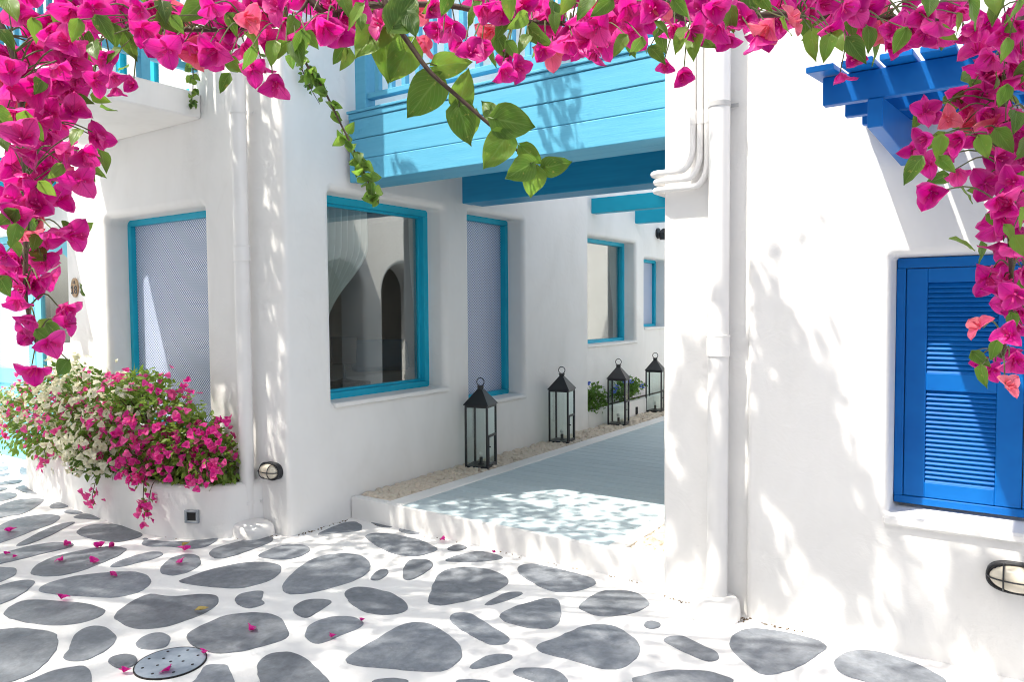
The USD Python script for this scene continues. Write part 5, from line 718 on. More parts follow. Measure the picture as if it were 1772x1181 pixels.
bulkhead("oval caged bulkhead lamp low on the sunlit pillar next to the drainpipe", (-4.375, YL, 0.455), 0)
bulkhead("oval caged bulkhead lamp below the blue shutter at the picture edge", (0.005, YR, 0.445), 0, 1.05)
fl = thing("wall_lamp", "dark round lamp high on the far wall half hidden by the pillar", "wall lamp", (XF, 10.52, 2.71))
obj("backplate", tube([(0, 0, 0), (0.02, 0, 0)], 0.08, 20), "black", fl); obj("head", lathe([(0, -0.10), (0.06, -0.10), (0.075, 0.0), (0.03, 0.06), (0, 0.07)], 20, (0.10, 0, 0)), "black", fl, smooth=40)

# ------------------------------------------------------------------ planter and its bushes
pt = thing("planter", "curved white plastered planter full of bougainvillea below the lattice panel", "planter")
base = [(-4.50, 3.36), (-4.535, 3.17), (-4.60, 3.06), (-4.74, 2.945), (-4.99, 2.855), (-5.20, 2.828), (-5.42, 2.838), (-5.87, 2.862), (-6.52, 2.905), (-7.05, 2.945), (-7.40, 3.00), (-7.58, 3.10), (-7.62, 3.20), (-7.62, 3.36)]
line = smooth_line([(p[0], p[1], 0) for p in base], 5)[:, :2]
nrm = np.gradient(line, axis=0); nrm = np.column_stack([-nrm[:, 1], nrm[:, 0]]); nrm /= np.linalg.norm(nrm, axis=1, keepdims=True)
if (nrm[len(nrm) // 2] @ np.array([0, 1])) < 0: nrm = -nrm
prof = [(0.0, -0.02), (0.002, 0.15), (0.006, 0.335), (0.014, 0.362), (0.03, 0.376), (0.055, 0.380), (0.085, 0.374), (0.098, 0.358), (0.10, 0.30)]
V = np.vstack([np.column_stack([line + nrm * o, np.full(len(line), z) + 0.006 * np.sin(line[:, 0] * 3.1) * (z > .2)]) for o, z in prof]); n = len(line)
Fc = [[i * n + j, i * n + j + 1, (i + 1) * n + j + 1] for i in range(len(prof) - 1) for j in range(n - 1)] + [[i * n + j, (i + 1) * n + j + 1, (i + 1) * n + j] for i in range(len(prof) - 1) for j in range(n - 1)]
obj("planter_wall", trimesh.Trimesh(V, np.array(Fc), process=False), "plaster", pt, smooth=True)
sp = Polygon(np.vstack([line + nrm * 0.09, [[-7.5, 3.36], [-4.55, 3.36]]])).buffer(0)
if sp.geom_type != "Polygon": sp = max(sp.geoms, key=lambda q: q.area)
sv, sf = flat_poly(sp); obj("soil", trimesh.Trimesh(np.column_stack([sv, np.full(len(sv), 0.335)]), sf, process=False), "soil", pt)
rl = thing("recessed_light", "small square grey recessed light in the planter front", "light", (-4.735, 2.945, 0.165), 26)
obj("frame", cat(box(-0.052, 0.052, -0.012, 0.01, 0.030, 0.046, 0.002), box(-0.052, 0.052, -0.012, 0.01, -0.046, -0.030, 0.002), box(-0.052, -0.034, -0.012, 0.01, -0.030, 0.030, 0.002), box(0.034, 0.052, -0.012, 0.01, -0.030, 0.030, 0.002)), "grey_metal", rl)
obj("lens", box(-0.034, 0.034, -0.004, 0.01, -0.030, 0.030, 0.001), "dark", rl)

def rdir(rng, zmin=-1):
    while True:
        d = np.array([rng.gauss(0, 1), rng.gauss(0, 1), rng.gauss(0, 1)]); d /= np.linalg.norm(d)
        if d[2] > zmin: return d
def small_leaf(rng, o, d, L):
    P, f, uv = leaf_shape(L, L * rng.uniform(.6, .75), rng, nu=4, nv=3, heart=0.1); return orient(P, o, d, np.array([0, 0, 1]) + 0.8 * rdir(rng)), f, uv
def blossom_parts(rng, o, axis, L, nu=5, nv=3, openness=None):
    ax, s, t = frame_of(axis); out = []; a0 = rng.uniform(0, 6.28)
    op = openness if openness is not None else rng.uniform(0.6, 1.2)
    for k in range(3):
        an = a0 + k * 2.094 + rng.uniform(-.2, .2); rad = math.cos(an) * s + math.sin(an) * t
        th = op + rng.uniform(-.22, .22); d = math.cos(th) * ax + math.sin(th) * rad; nn = math.sin(th) * ax - math.cos(th) * rad
        P, f, uv = bract_shape(L * rng.uniform(.9, 1.1), L * rng.uniform(.86, 1.06), rng, nu=nu, nv=nv)
        out.append((orient(P, np.array(o), d, nn), f, uv))
    return out

def bush(label, mname, zones, n_leaf, n_bloom, n_parts, seed, Lb=0.036, extra=()):
    rng = random.Random(seed)
    t = thing("bougainvillea_bush", label, "bush", group=None)
    foot = [(z[0][0], 3.12, 0.33) for z in zones[:3]]
    st = []
    lf, bl = [], []
    wsum = sum(z[2] for z in zones)
    def pick():
        r = rng.uniform(0, wsum)
        for z in zones:
            r -= z[2]
            if r <= 0: return z
        return zones[-1]
    for i in range(n_leaf):
        c, s, _ = pick(); d = rdir(rng); rr = rng.uniform(0.35, 1.0) ** 0.5
        p = np.array(c) + d * np.array(s) * rr * (0.86 + 0.22 * meshkit.noise(np.array([d * 2.3 + seed]))[0])
        p[1] = min(p[1], YL - 0.015); p[2] = max(p[2], 0.35 if p[1] > 2.9 else 0.16)
        lf.append(small_leaf(rng, p, d + np.array([0, -0.3, -0.1]) + 0.8 * rdir(rng), rng.uniform(0.035, 0.06)))
    centers = []
    for i in range(n_bloom // 4):
        c, s, _ = pick(); d = rdir(rng, -0.7); d[1] -= 0.35; d /= np.linalg.norm(d)
        centers.append((np.array(c) + d * np.array(s) * rng.uniform(.92, 1.06), d))
    centers += [(np.array(e[0]), np.array(e[1])) for e in extra for _ in range(e[2])]
    for c, d in centers:
        for k in range(4):
            p = c + 0.045 * np.array([rng.gauss(0, 1), rng.gauss(0, 1), rng.gauss(0, 1)])
            p[1] = min(p[1], YL - 0.02); p[2] = max(p[2], 0.03)
            bl.append(blossom_parts(rng, p, d + 0.7 * rdir(rng), Lb * rng.uniform(.75, 1.15)))
    for z in zones:
        for k in range(5):
            a_ = np.array([z[0][0] * .6 + rng.uniform(-.2, .2) + -5.6 * .4, 3.12, 0.33]); b_ = np.array(z[0]) + rdir(rng) * np.array(z[1]) * .75
            b_[1] = min(b_[1], YL - .03)
            st.append(tube(smooth_line([a_, (a_ + b_) / 2 + [0, 0, .12], b_], 4), np.linspace(0.011, 0.003, 9), 6))
    for e in extra:
        p = np.array(e[0]); q = np.array([p[0] + rng.uniform(-.12, .12), 2.95, 0.42])
        Ls = smooth_line([q, (q + p) / 2 + [0, -.05, .10], p + [0, 0, .03], p - [0, 0, .05]], 5); st.append(tube(Ls, np.linspace(.005, .0018, len(Ls)), 6))
        for k in range(10): lf.append(small_leaf(rng, Ls[rng.randrange(4, len(Ls))] + 0.012 * rdir(rng), rdir(rng) + [0, -.4, -.2], rng.uniform(.03, .045)))
    obj("stem", cat(*st), "stem", t)
    V_, F_, U_ = join_uv(lf); uvmesh("foliage", V_, F_, U_, "bush_leaf", t, kind="stuff")
    bl.sort(key=lambda q: q[0][0][0] @ np.array([-fwd[0], -fwd[1], -fwd[2]]), reverse=True)
    for q in bl[:n_parts]:
        V_, F_, U_ = join_uv(q); uvmesh("blossom", V_, F_, U_, mname, t)
    rest = [x for q in bl[n_parts:] for x in q]
    if rest:
        V_, F_, U_ = join_uv(rest); uvmesh("blossom_mass", V_, F_, U_, mname, t, kind="stuff")
    return t
ZP = [((-4.74, 3.14, 0.52), (0.20, 0.15, 0.22), .9), ((-5.35, 3.02, 0.72), (0.55, 0.30, 0.42), 3), ((-4.95, 3.05, 0.62), (0.36, 0.24, 0.30), 2), ((-6.15, 3.02, 0.68), (0.55, 0.32, 0.36), 2), ((-6.95, 3.05, 0.66), (0.55, 0.32, 0.40), 2), ((-7.5, 3.0, 0.60), (0.40, 0.30, 0.30), 1.2), ((-5.6, 3.1, 0.98), (0.3, 0.16, 0.18), .7)]
bush("magenta bougainvillea bush with mixed pink bracts filling the white planter", "bush_bract", ZP, 6200, 760, 290, 3,
     extra=[((-5.72, 2.76, 0.20), (0, -1, -.4), 3), ((-5.02, 2.76, 0.27), (0, -1, -.5), 3), ((-4.98, 2.77, 0.20), (0, -1, -.5), 2), ((-4.52, 3.0, 0.55), (.4, -1, 0), 4), ((-4.62, 2.92, 0.45), (.3, -1, 0), 4), ((-5.1, 2.76, 0.42), (0, -1, 0), 6), ((-5.25, 2.76, 0.52), (0, -1, 0), 5), ((-7.9, 2.85, 0.5), (-.5, -1, 0), 5), ((-6.6, 2.82, 0.36), (0, -1, 0), 3)])
ZC = [((-6.1, 2.93, 0.82), (0.44, 0.26, 0.34), 2.4), ((-5.75, 2.80, 0.56), (0.34, 0.16, 0.22), 2.2), ((-6.9, 2.93, 0.78), (0.42, 0.26, 0.30), 1.3), ((-6.65, 3.05, 1.02), (0.34, 0.2, 0.16), 1), ((-5.45, 2.84, 0.84), (0.26, 0.20, 0.22), 1.1)]
bush("cream flowered bougainvillea bush among the magenta one in the planter", "cream", ZC, 1700, 760, 250, 4, Lb=0.036)

# ------------------------------------------------------------------ pebbles
def pebble_bed(label, x0, x1, y0, y1, n, n_parts, seed, z=0.145):
    rng = np.random.default_rng(seed)
    t = thing("pebble_bed", label, "pebbles")
    obj("bedding", box(x0, x1, y0, y1, 0.0, z - 0.012, 0.002), "bed_sand", t)
    ico = trimesh.creation.icosphere(1, 1.0)
    X = rng.uniform(x0 + .018, x1 - .018, n); Y = y0 + .018 + (y1 - y0 - .036) * rng.uniform(0, 1, n) ** 1.25
    order = np.argsort(Y); res = []
    for q, i in enumerate(order):
        s = rng.uniform(0.016, 0.029); sz = np.array([s * rng.uniform(1.0, 1.5), s, s * rng.uniform(.55, .8)])
        R_ = trimesh.transformations.random_rotation_matrix(rng.uniform(0, 1, 3))[:3, :3]; yaw = trimesh.transformations.rotation_matrix(rng.uniform(0, 6.28), [0, 0, 1])[:3, :3]
        tilt = trimesh.transformations.rotation_matrix(rng.uniform(-.45, .45), [1, 0, 0])[:3, :3]
        v = ico.vertices * sz * (1 + 0.16 * (rng.uniform(0, 1, 3) - .5)); v = v @ (yaw @ tilt).T
        zz = z + rng.choice([0.0, 0.004, 0.012, 0.020], p=[.35, .25, .25, .15])
        res.append(v + [X[i], Y[i], zz])
    for v in res[:n_parts]: obj("pebble", trimesh.Trimesh(v, ico.faces, process=False), "pebble", t, smooth=True)
    if len(res) > n_parts:
        V = np.vstack(res[n_parts:]); k = len(ico.vertices); F_ = np.vstack([ico.faces + j * k for j in range(len(res) - n_parts)])
        obj("pebble_mass", trimesh.Trimesh(V, F_, process=False), "pebble", t, smooth=True, kind="stuff")
pebble_bed("long strip of cream pebbles under the lanterns beside the deck", -4.205, -3.857, YK + 0.078, 11.5, 4000, 280, 21)
pebble_bed("small patch of cream pebbles by the foot of the corner pillar", -1.923, XR, YK + 0.063, 7.0, 1100, 200, 22)

# ------------------------------------------------------------------ lanterns
def make_lantern(loc, rz, label, cat_, grp):
    t = thing("lantern", label, cat_, loc, rz, grp)
    s, h, b = 0.112, 0.545, 0.009
    obj("base", box(-s, s, -s, s, 0, 0.022, 0.003), "black", t)
    for sx in (-1, 1):
        for sy in (-1, 1):
            obj("corner_post", box(sx * (s - b) - b, sx * (s - b) + b, sy * (s - b) - b, sy * (s - b) + b, 0.022, h, 0.002), "black", t)
    obj("top_frame", cat(box(-s, s, -s, -s + 2 * b, h, h + 0.022), box(-s, s, s - 2 * b, s, h, h + 0.022), box(-s, -s + 2 * b, -s + 2 * b, s - 2 * b, h, h + 0.022), box(s - 2 * b, s, -s + 2 * b, s - 2 * b, h, h + 0.022)), "black", t)
    e, z0, z1, q = s + 0.008, h + 0.022, h + 0.158, 0.024
    rv = [(-e, -e, z0), (e, -e, z0), (e, e, z0), (-e, e, z0), (-e, -e, z0 + .006), (e, -e, z0 + .006), (e, e, z0 + .006), (-e, e, z0 + .006), (-q, -q, z1), (q, -q, z1), (q, q, z1), (-q, q, z1)]
    rf = [[0, 2, 1], [0, 3, 2]] + [x for k in range(4) for x in ([k, (k + 1) % 4, 4 + (k + 1) % 4], [k, 4 + (k + 1) % 4, 4 + k], [4 + k, 4 + (k + 1) % 4, 8 + (k + 1) % 4], [4 + k, 8 + (k + 1) % 4, 8 + k])] + [[8, 9, 10], [8, 10, 11]]
    rf_ = obj("roof", trimesh.Trimesh(rv, rf, process=False), "black", t)
    obj("chimney", lathe([(0, z1 - .004), (0.028, z1 - .004), (0.028, z1 + 0.022), (0.034, z1 + 0.024), (0.034, z1 + 0.03), (0, z1 + 0.036)], 20), "black", rf_, smooth=30)
    ring = [(0.036 * math.cos(a_), 0.0, z1 + 0.066 + 0.036 * math.sin(a_)) for a_ in np.linspace(0, 2 * math.pi, 30, endpoint=False)]
    obj("ring", tube(ring, 0.0045, 8, closed=True), "black", t, smooth=True)
    g0, g1 = 0.024, h - 0.001
    for k in range(4):
        m_ = box(-s + 2 * b, s - 2 * b, -s + 0.007, -s + 0.010, g0, g1, 0.001); m_.apply_transform(trimesh.transformations.rotation_matrix(k * math.pi / 2, [0, 0, 1]))
        obj("pane", m_, "lantern_glass", t)
    dz_ = 0.30
    door = cat(box(s - 0.016, s + 0.004, -s + 2 * b, -s + 4.2 * b, g0, dz_), box(s - 0.016, s + 0.004, s - 4.2 * b, s - 2 * b, g0, dz_), box(s - 0.016, s + 0.004, -s + 4.2 * b, s - 4.2 * b, dz_ - 0.02, dz_), box(s - 0.016, s + 0.004, -s + 4.2 * b, s - 4.2 * b, g0, g0 + 0.016))
    dd = obj("door", door, "black", t); obj("knob", tube([(s + .004, -s + 3 * b, .2), (s + .018, -s + 3 * b, .2)], 0.006, 10), "black", dd)
    obj("bulb_holder", lathe([(0, 0.022), (0.03, 0.022), (0.03, 0.028), (0.015, 0.034), (0.015, 0.085), (0, 0.085)], 16), "black", t, smooth=30)
    bb = trimesh.creation.icosphere(2, 0.022); bb.apply_translation([0, 0, 0.115]); obj("bulb", bb, "bulb", t, smooth=True)
    return t
LG = "black glass lanterns along the pebble strip"
L1 = make_lantern((-4.02, 5.345, 0.165), 14, "nearest and largest black glass lantern, between the large and the lattice window", "lantern", LG)
copy(L1, (-4.03, 6.80, 0.165), 11, "black glass lantern second from the front, before the blank wall", "lantern", LG)
copy(L1, (-4.045, 8.18, 0.165), 13, "black glass lantern standing between the two clumps of green plants", "lantern", LG)
copy(L1, (-4.14, 9.50, 0.165), 12, "farthest black glass lantern, half hidden by the white pillar", "lantern", LG)

# ------------------------------------------------------------------ low far planter with blue flowers
fp = thing("low_planter", "low white plastered planter against the wall behind the farther lanterns", "planter")
obj("planter_wall", box(-4.30, -4.215, 7.72, 11.4, 0.0, 0.36, 0.012), "plaster", fp)
obj("soil", box(XF + 0.002, -4.302, 7.72, 11.4, 0.0, 0.31, 0.003), "soil", fp)
sp_ = thing("spot_light", "tiny black spot light on the front of the low planter", "light", (-4.213, 9.05, 0.22))
obj("housing", tube([(0, 0, -0.05), (0, 0, 0.05)], 0.022, 14), "black", sp_); obj("mount", box(-0.01, 0.0, -.012, .012, -.02, .02), "black", sp_)
def plumbago(label, c, s, n, nf, seed):
    rng = random.Random(seed); t = thing("flowering_plant", label, "plant", group=None)
    lf = []; st = []
    for i in range(16):
        b_ = np.array(c) + rdir(rng, -.4) * np.array(s) * rng.uniform(.7, 1.2); a_ = np.array([c[0], c[1] + rng.uniform(-.2, .2), .31])
        Ls = smooth_line([a_, (a_ + b_) / 2 + [0.03, 0, .1], b_], 5); st.append(tube(Ls, np.linspace(.004, .0015, len(Ls)), 5))
        for p in Ls[3:]:
            for k in range(n // 160): lf.append(small_leaf(rng, p + 0.03 * rdir(rng), rdir(rng) + [0.2, -.2, 0.2], rng.uniform(.03, .05)))
    for i in range(n // 2):
        d = rdir(rng); p = np.array(c) + d * np.array(s) * rng.uniform(.4, 1); p[0] = max(p[0], XF + .02); p[2] = max(p[2], .2)
        lf.append(small_leaf(rng, p, d + rdir(rng), rng.uniform(.03, .055)))
    obj("stem", cat(*st), "green_stem", t); V_, F_, U_ = join_uv(lf); uvmesh("foliage", V_, F_, U_, "bright_leaf", t, kind="stuff")
    for i in range(nf):
        d = rdir(rng, -.3); d = d + np.array([.6, -.5, 0]); d /= np.linalg.norm(d); p = np.array(c) + d * np.array(s) * 1.05
        fm = []
        for k in range(9):
            q = trimesh.creation.icosphere(1, 0.014); q.apply_transform(np.diag([1, 1, .6, 1])); q.apply_translation(p + .026 * rdir(rng)); fm.append(q)
        obj("flower_head", cat(*fm), "blue_flower", t, smooth=True)
plumbago("bushy bright green plant with blue flowers left of the third lantern", (-4.30, 7.98, 0.47), (0.18, 0.24, 0.22), 700, 3, 31)
plumbago("bright green plant with blue flower heads between third and fourth lanterns", (-4.36, 9.05, 0.50), (0.16, 0.42, 0.17), 800, 6, 32)

# ------------------------------------------------------------------ drain cover, fallen things
dcv = thing("drain_cover", "round blue grey drain cover with small dark holes in the pavement", "drain cover", (-3.148, 1.835, 0.0), 20)
obj("rim", lathe([(0.149, 0.0), (0.153, 0.0), (0.153, 0.007), (0.149, 0.007)], 48), "dark", dcv)
obj("plate", lathe([(0, 0.009), (0.142, 0.009), (0.147, 0.007), (0.147, 0.0)], 48), "cover", dcv, smooth=30)
for r_, n_, o_ in ((0.0, 1, 0), (0.055, 5, .3), (0.115, 8, 0)):
    for k in range(n_):
        a_ = o_ + 6.283 * k / n_; obj("hole", lathe([(0, 0.0102), (0.0065, 0.0102), (0.0065, 0.004)], 12, (r_ * math.cos(a_), r_ * math.sin(a_), 0)), "dark", dcv)
PLAB = ["on the dark stone at the left picture edge below the planter", "on the tip of the long stone at the left", "on the white grout above the long oval stone", "on the upper end of the long oval stone", "at the lower left of the long oval stone, nearest its blunt end", "on the lower edge of the long oval stone", "very small, on the long narrow stone at the left picture edge", "tiny and dark, on the long narrow stone at the left", "on the grout just above the small round stone", "in the middle of the small round stone", "in the middle of the wide grey stone left of centre", "on the upper edge of the stone crossed by a paint crack", "in the middle of the big stone above the drain cover", "at the lower edge of the stone right of the big one", "tiny, at the right tip of a grey stone", "at the right rim of the drain cover", "lying on the drain cover", "on the white grout left of the drain cover", "on the grout at the foot of the deck kerb", "on the dark stone beside the deck kerb"]
rngp = random.Random(77)
for (x, y, r), lab in zip(PETALS, PLAB):
    t = thing("fallen_blossom", "fallen magenta blossom " + lab, "blossom", (x, y, 0.011), rngp.uniform(0, 360), "fallen magenta blossoms on the pavement")
    for P, f, uv in blossom_parts(rngp, (0, 0, 0.004), (rngp.uniform(-.8, .8), rngp.uniform(-.8, .8), 0.6), max(r * 1.8, 0.02), openness=0.75):
        P[:, 2] -= min(P[:, 2].min(), 0) ; P[:, 2] = np.abs(P[:, 2]) * .85
        uvmesh("bract", P, f, uv, "bract", t)
for i, (px, py) in enumerate(((-3.562, 2.219), (-4.62, 2.80))):
    P, f, uv = leaf_shape(0.075 if i == 0 else .05, 0.045, rngp, droop=-.25, fold=.6)
    P = P + [0, 0, .018]; P[:, 2] = np.maximum(P[:, 2], .009); a_ = 0.5 + i
    P = np.column_stack([px + P[:, 0] * math.cos(a_) - P[:, 1] * math.sin(a_), py + P[:, 0] * math.sin(a_) + P[:, 1] * math.cos(a_), P[:, 2]])
    obj("fallen_leaf", trimesh.Trimesh(P, f, process=False), "dead_leaf", smooth=True, label=["curled yellow brown leaf lying on the large dark stone", "small dry leaf on the stone at the foot of the planter"][i], cat="leaf")

rngd = random.Random(88); fl_ = []
for (x0, y0, x1, y1, n) in ((-4.19, 3.42, -4.19, 3.90, 40), (-4.15, 3.91, -1.75, 3.91, 34), (-1.12, 3.745, -0.75, 3.745, 12), (-4.5, 3.12, -4.30, 3.33, 14), (-1.17, 3.70, -1.12, 3.77, 22), (-5.6, 2.83, -4.75, 2.90, 14), (-1.62, 3.80, -1.42, 3.78, 12)):
    for k in range(n):
        t_ = rngd.random(); p = np.array([x0 + (x1 - x0) * t_ + rngd.gauss(0, .012), y0 + (y1 - y0) * t_ - abs(rngd.gauss(0, .012)), 0.003])
        q = trimesh.creation.icosphere(0, 1.0); q.apply_transform(np.diag([rngd.uniform(.003, .011), rngd.uniform(.002, .006), rngd.uniform(.0015, .004), 1])); q.apply_transform(trimesh.transformations.rotation_matrix(rngd.uniform(0, 6), [0, 0, 1])); q.apply_translation(p); fl_.append(q)
obj("debris", cat(*fl_), "dead_bits", label="dark dry crumbs of earth and leaf gathered along the wall feet", cat="debris", kind="stuff")

# ------------------------------------------------------------------ FOREGROUND VINES
EYE = np.array([0, 0, 1.6])
def vine(key, label, seed):
    rng = random.Random(seed); t = thing("bougainvillea_branch", label, "vine", group=None)
    st = smooth_line(STEMS[key], 6); obj("stem", tube(st, np.linspace(0.006, 0.0025, len(st)), 8), "stem", t, smooth=True)
    tw = []
    for i, (x, y, z, s) in enumerate(FLOWERS[key]):
        o = np.array([x, y, z]); near = st[np.argmin(((st - o) ** 2).sum(1))]
        if np.linalg.norm(near - o) < 0.30:
            mid = (near + o) / 2 + [0, 0, 0.02]; L_ = smooth_line([near, mid, o + 0.006 * rdir(rng)], 4); tw.append(tube(L_, np.linspace(0.0016, 0.0009, len(L_)), 5))
        tocam = EYE - o; tocam /= np.linalg.norm(tocam)
        ax = tocam * rng.uniform(.35, 1.1) + np.array([0, 0, -0.35]) + 0.7 * rdir(rng)
        m_ = "coral" if rng.random() < 0.07 else "bract"
        axn, s_, t_ = frame_of(ax)
        L = s * 0.58
        core = [tube([o + axn * 0.002 + 0.003 * v_, o + axn * (L * .55) + 0.006 * v_ + .002 * rdir(rng)], [0.0011, 0.0017], 5) for v_ in (s_, -.5 * s_ + .87 * t_, -.5 * s_ - .87 * t_)]
        b = obj("blossom", cat(*core), m_, t, smooth=True)
        for P, f, uv in blossom_parts(rng, o, axn, L, nu=9, nv=7):
            uvmesh("bract", P, f, uv, m_, b)
    for x, y, z, s in LEAVES[key]:
        o = np.array([x, y, z]); near = st[np.argmin(((st - o) ** 2).sum(1))]
        d = np.array([0, 0, -1.0]) + 0.75 * rdir(rng); nn = (EYE - o) / np.linalg.norm(EYE - o) + 0.7 * rdir(rng) + [0, 0, .4]
        P, f, uv = leaf_shape(s * 1.0, s * 0.68, rng); dn = d / np.linalg.norm(d)
        uvmesh("leaf", orient(P, o - dn * s * .55, d, nn), f, uv, "leaf", t)
        if np.linalg.norm(near - o) < 0.25: tw.append(tube(smooth_line([near, (near + o - dn * s * .55) / 2 + [0, 0, .01], o - dn * s * .55], 3), 0.0009, 5))
    # leaves further back in the spray
    for i in range(int(len(FLOWERS[key]) * 0.9)):
        x, y, z, s = FLOWERS[key][rng.randrange(len(FLOWERS[key]))]
        if np.sqrt(((st - np.array([x, y, z])) ** 2).sum(1).min()) > 0.085 or s < 0.05: continue
        o = np.array([x, y, z]) + fwd * rng.uniform(.03, .12) + 0.015 * rdir(rng) + [0, 0, .02]; d = np.array([0, 0, -.6]) + rdir(rng)
        L = rng.uniform(.03, .045); P, f, uv = leaf_shape(L, L * .68, rng, nu=6); uvmesh("leaf", orient(P, o, d, -fwd + .9 * rdir(rng)), f, uv, "leaf", t)
    if tw: obj("twig", cat(*tw), "green_stem", t)
vine("left", "thick magenta bougainvillea spray hanging down the left edge of the view", 41)
vine("top_left", "magenta bougainvillea branch across the upper left before the slab balcony", 42)
vine("top_mid", "magenta bougainvillea branch hanging before the blue balcony railing", 43)
vine("top_right", "magenta bougainvillea branch hanging before the bare right hand wall", 44)
vine("right", "thick magenta bougainvillea spray hanging down the right edge before the shutter", 45)

rng = random.Random(50)
tg = thing("leafy_twig", "bare brown twig with large heart shaped green leaves before the blue balcony", "twig")
st = smooth_line(TWIG_STEM, 6); obj("stem", tube(st, np.linspace(0.0045, 0.0016, len(st)), 8), "stem", tg, smooth=True)
for r in TWIG:
    A, B_, wr = np.array(r[:3]), np.array(r[3:6]), r[6]; L = np.linalg.norm(B_ - A)
    P, f, uv = leaf_shape(L, L * wr, rng, fold=.18, droop=.05, heart=.6, nu=10, nv=7)
    tocam = EYE - A; tocam /= np.linalg.norm(tocam); nn = tocam + 0.45 * rdir(rng)
    lf = uvmesh("leaf", orient(P, A, B_ - A, nn), f, uv, "leaf", tg)
    near = st[np.argmin(((st - A) ** 2).sum(1))]
    if np.linalg.norm(near - A) > 0.001: obj("petiole", tube([near, (near + A) / 2 + [0, 0, .003], A + (B_ - A) * .03], 0.0011, 6), "green_stem", lf)

def strand(label, pts, n, L0, seed, mname="leaf"):
    rng = random.Random(seed); t = thing("ivy_strand", label, "ivy", group=None); P0 = smooth_line(pts, 10)
    obj("stem", tube(P0, np.linspace(.004, .0012, len(P0)) * L0 / .03, 6), "stem", t, smooth=True)
    for i in range(n):
        u = rng.random() ** .8; p = P0[int(u * (len(P0) - 1))]; d = rdir(rng) + np.array([0, 0, -.5]); L = L0 * rng.uniform(.6, 1.2)
        P, f, uv = leaf_shape(L, L * .85, rng, nu=6, nv=5, heart=.6); uvmesh("leaf", orient(P, p + .35 * L0 * rdir(rng), d, (EYE - p) / np.linalg.norm(EYE - p) + .6 * rdir(rng)), f, uv, mname, t)
strand("slender trailing strand of small bright green leaves left of the blue balcony", IVY, 75, 0.032, 51)
strand("short dark ivy strand hanging at the right end of the slab balcony", [(-5.08, 3.28, 3.75), (-5.09, 3.27, 3.5), (-5.08, 3.26, 3.28), (-5.09, 3.25, 3.12)], 34, 0.055, 52, "bush_leaf")
strand("short dark ivy shoot against the white side wall above the large window", [(-4.16, 3.45, 3.5), (-4.15, 3.48, 3.30), (-4.13, 3.54, 3.16), (-4.12, 3.62, 3.05)], 22, 0.045, 53, "bush_leaf")

# ------------------------------------------------------------------ SHADE TREE standing behind the viewer, its crown over the lane
def shadow_src(p, t): return np.array(p) + SUN / (1.0 / 2.5060) * t      # point t (per unit of Y) up the sun ray
rng = np.random.default_rng(99)
leafq = np.array([[0, 0, 0], [.33, .27, .03], [.72, .22, .0], [1, 0, -.08], [.72, -.22, 0], [.33, -.27, .03]]); leaff = np.array([[0, 1, 5], [1, 2, 4], [1, 4, 5], [2, 3, 4]])
def shade_crown(tree, fork, SHADE, size):
    """crown clumps where the sun ray from each shaded place passes: (place, spread x y, clumps, leaves per clump, clump radius, distance up the ray)"""
    LV, LF = [], []
    for (c, s, n, per, rad, t0) in SHADE:
        d_ = np.array([-.76, -1, 2.2]); e = np.array(c) + d_ * (t0 - c[2] / 2.2)
        obj("limb", tube(smooth_line([fork, fork * .5 + e * .5 + [0, 0, -.5], e], 6), np.linspace(0.07, 0.012, 13), 8), "bark", tree, smooth=True)
        for q in rng.normal(0, 1, (n, 2)) * np.array(s):
            ctr = np.array(c) + [q[0], 0, 0] + d_ * (t0 + rng.uniform(-.25, .3) - c[2] / 2.2)
            ctr[2 if c[1] in (YR, YL, 3.8, 2.85) and c[2] > 0.1 else 1] += q[1]
            ax_ = rng.normal(0, 1, 3) + (np.array([1.2, 0, -2.8]) if rad < .05 else 0); ax_ /= np.linalg.norm(ax_)
            for j in range(per):
                o = ctr + rng.normal(0, rad, 3) + ax_ * rng.normal(0, rad * 2.4); d = rng.normal(0, 1, 3); d /= np.linalg.norm(d)
                LV.append(orient(leafq * rng.uniform(.75, 1.25) * size, o, d, rng.normal(0, 1, 3) + [0, 0, 1.2]))
    n = len(LV); LF = np.tile(leaff, (n, 1)) + np.repeat(np.arange(n) * 6, len(leaff))[:, None]
    obj("crown", trimesh.Trimesh(np.vstack(LV), LF, process=False), "tree_leaf", tree, uv=np.tile(np.column_stack([leafq[:, 0], leafq[:, 1] + .5]), (n, 1)), kind="stuff")
tall = thing("tall_tree", "very tall tree behind the house across the lane, its high crown shading the lane", "tree")
obj("trunk", tube(smooth_line([(-9.5, -8.0, -0.1), (-9.4, -7.9, 4), (-9.2, -7.4, 8.0), (-9.0, -6.8, 12.0)], 6), np.linspace(0.36, 0.16, 19), 12), "bark", tall, smooth=True)
shade_crown(tall, np.array([-9.0, -6.8, 11.5]), [((-5.4, 1.9, 0.0), (1.6, 0.7), 84, 26, .22, 6.8), ((-2.9, 2.1, 0.0), (0.9, 0.6), 56, 26, .22, 6.8), ((-4.4, 2.5, 0.0), (1.3, 0.4), 30, 24, .2, 6.4), ((2.7, 2.2, 0.0), (1.0, 0.8), 150, 24, .22, 6.6), ((1.3, 2.9, 0.0), (0.6, 0.45), 80, 24, .18, 6.4), ((-0.5, 3.0, 0.0), (0.6, 0.25), 34, 24, .16, 6.4), ((4.8, 1.8, 0.0), (1.4, 0.9), 150, 24, .22, 6.6)], .13)
tree = thing("shade_tree", "slender tree at the lane's edge whose crown throws the dappled shade", "tree")
obj("trunk", tube(smooth_line([(-9.2, -1.3, -0.1), (-9.1, -1.2, 2.0), (-8.8, -1.0, 3.6), (-8.2, -0.6, 4.9)], 6), np.linspace(0.20, 0.10, 19), 12), "bark", tree, smooth=True)
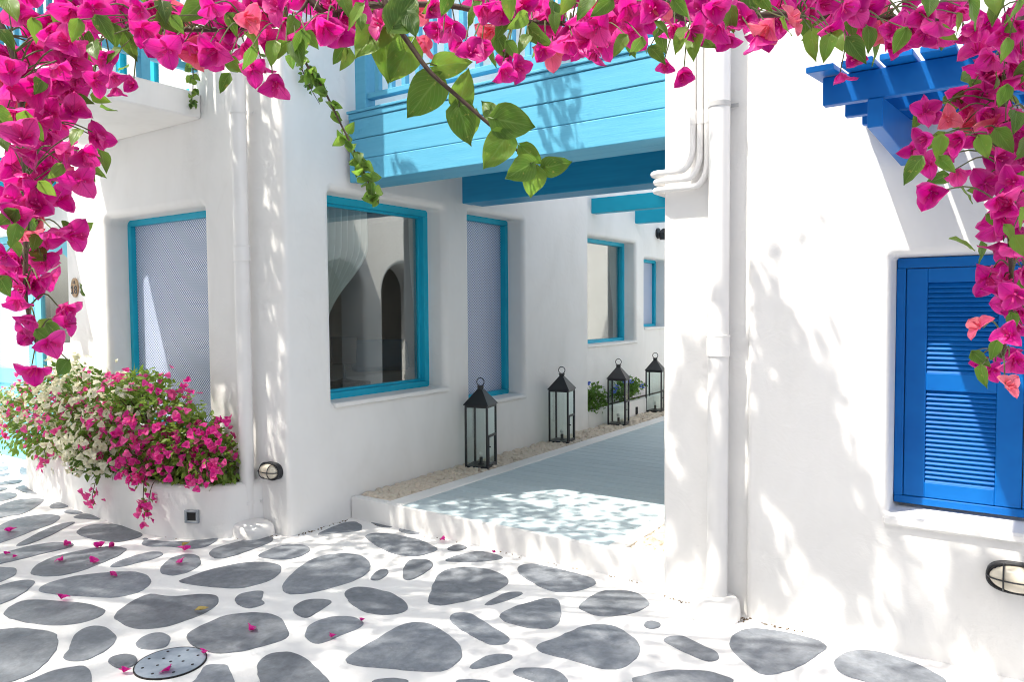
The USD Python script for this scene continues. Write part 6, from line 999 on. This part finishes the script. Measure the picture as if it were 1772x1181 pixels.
shade_crown(tree, np.array([-8.3, -.7, 4.7]), [
    ((-3.5, 2.95, 0.0), (1.1, 0.38), 70, 14, .12, 2.6), ((-5.9, 2.75, 0.0), (0.7, 0.3), 30, 14, .12, 2.6), ((-1.6, 3.05, 0.0), (0.8, 0.4), 45, 15, .12, 2.5),
    ((-2.75, 4.22, 0.165), (0.68, 0.30), 62, 15, .11, 2.2), ((-3.4, 3.75, 0.0), (0.9, 0.2), 26, 14, .1, 2.4),
    ((-1.02, YR, 0.95), (0.11, 0.34), 5, 56, .034, 2.1), ((-0.90, YR, 0.45), (0.18, 0.24), 4, 56, .034, 2.1), ((-0.66, YR, 0.55), (0.08, 0.32), 3, 54, .034, 2.1), ((-0.28, YR, 0.24), (0.25, 0.10), 4, 54, .034, 2.1), ((-1.42, 3.8, 0.8), (0.13, 0.42), 8, 56, .034, 2.1), ((-1.0, YR, 1.45), (0.08, 0.16), 2, 50, .03, 2.1),
    ((-4.85, YL, 1.95), (0.28, 0.40), 24, 15, .10, 2.1), ((-4.65, YL, 2.75), (0.30, 0.20), 16, 15, .10, 2.1), ((-4.45, YL, 0.9), (0.28, 0.38), 24, 15, .10, 2.2), ((-5.9, 2.85, 0.2), (0.7, 0.16), 30, 14, .10, 2.6), ((-4.38, YL, 2.0), (0.13, 0.5), 16, 14, .09, 2.1)], .095)
# a hanging twig that shades the balcony boards
tw, lv = [], []
top = np.array([-2.40, 3.92, 3.02]) + np.array([-.76, -1, 2.2]) * 0.75
for dx, ln in ((0.0, .55), (.12, .38), (.20, .5)):
    Ls = smooth_line([top + [dx * .3, 0, .5], top + [dx * .6, 0, .1], top + [dx, 0.0, -ln]], 8); tw.append(tube(Ls, .004, 5))
    for p in Ls[6:]:
        for k in range(2):
            P, f, uv = leaf_shape(rng.uniform(.06, .09), .055, RNG, nu=4, nv=3); lv.append((orient(P, p + rng.normal(0, .03, 3), rng.normal(0, 1, 3) + [0, 0, -.8], rng.normal(0, 1, 3) + [0.3, .5, -.8]), f, uv))
obj("hanging_twig", cat(*tw), "bark", tree); V_, F_, U_ = join_uv(lv); uvmesh("hanging_leaves", V_, F_, U_, "tree_leaf", tree, kind="stuff")
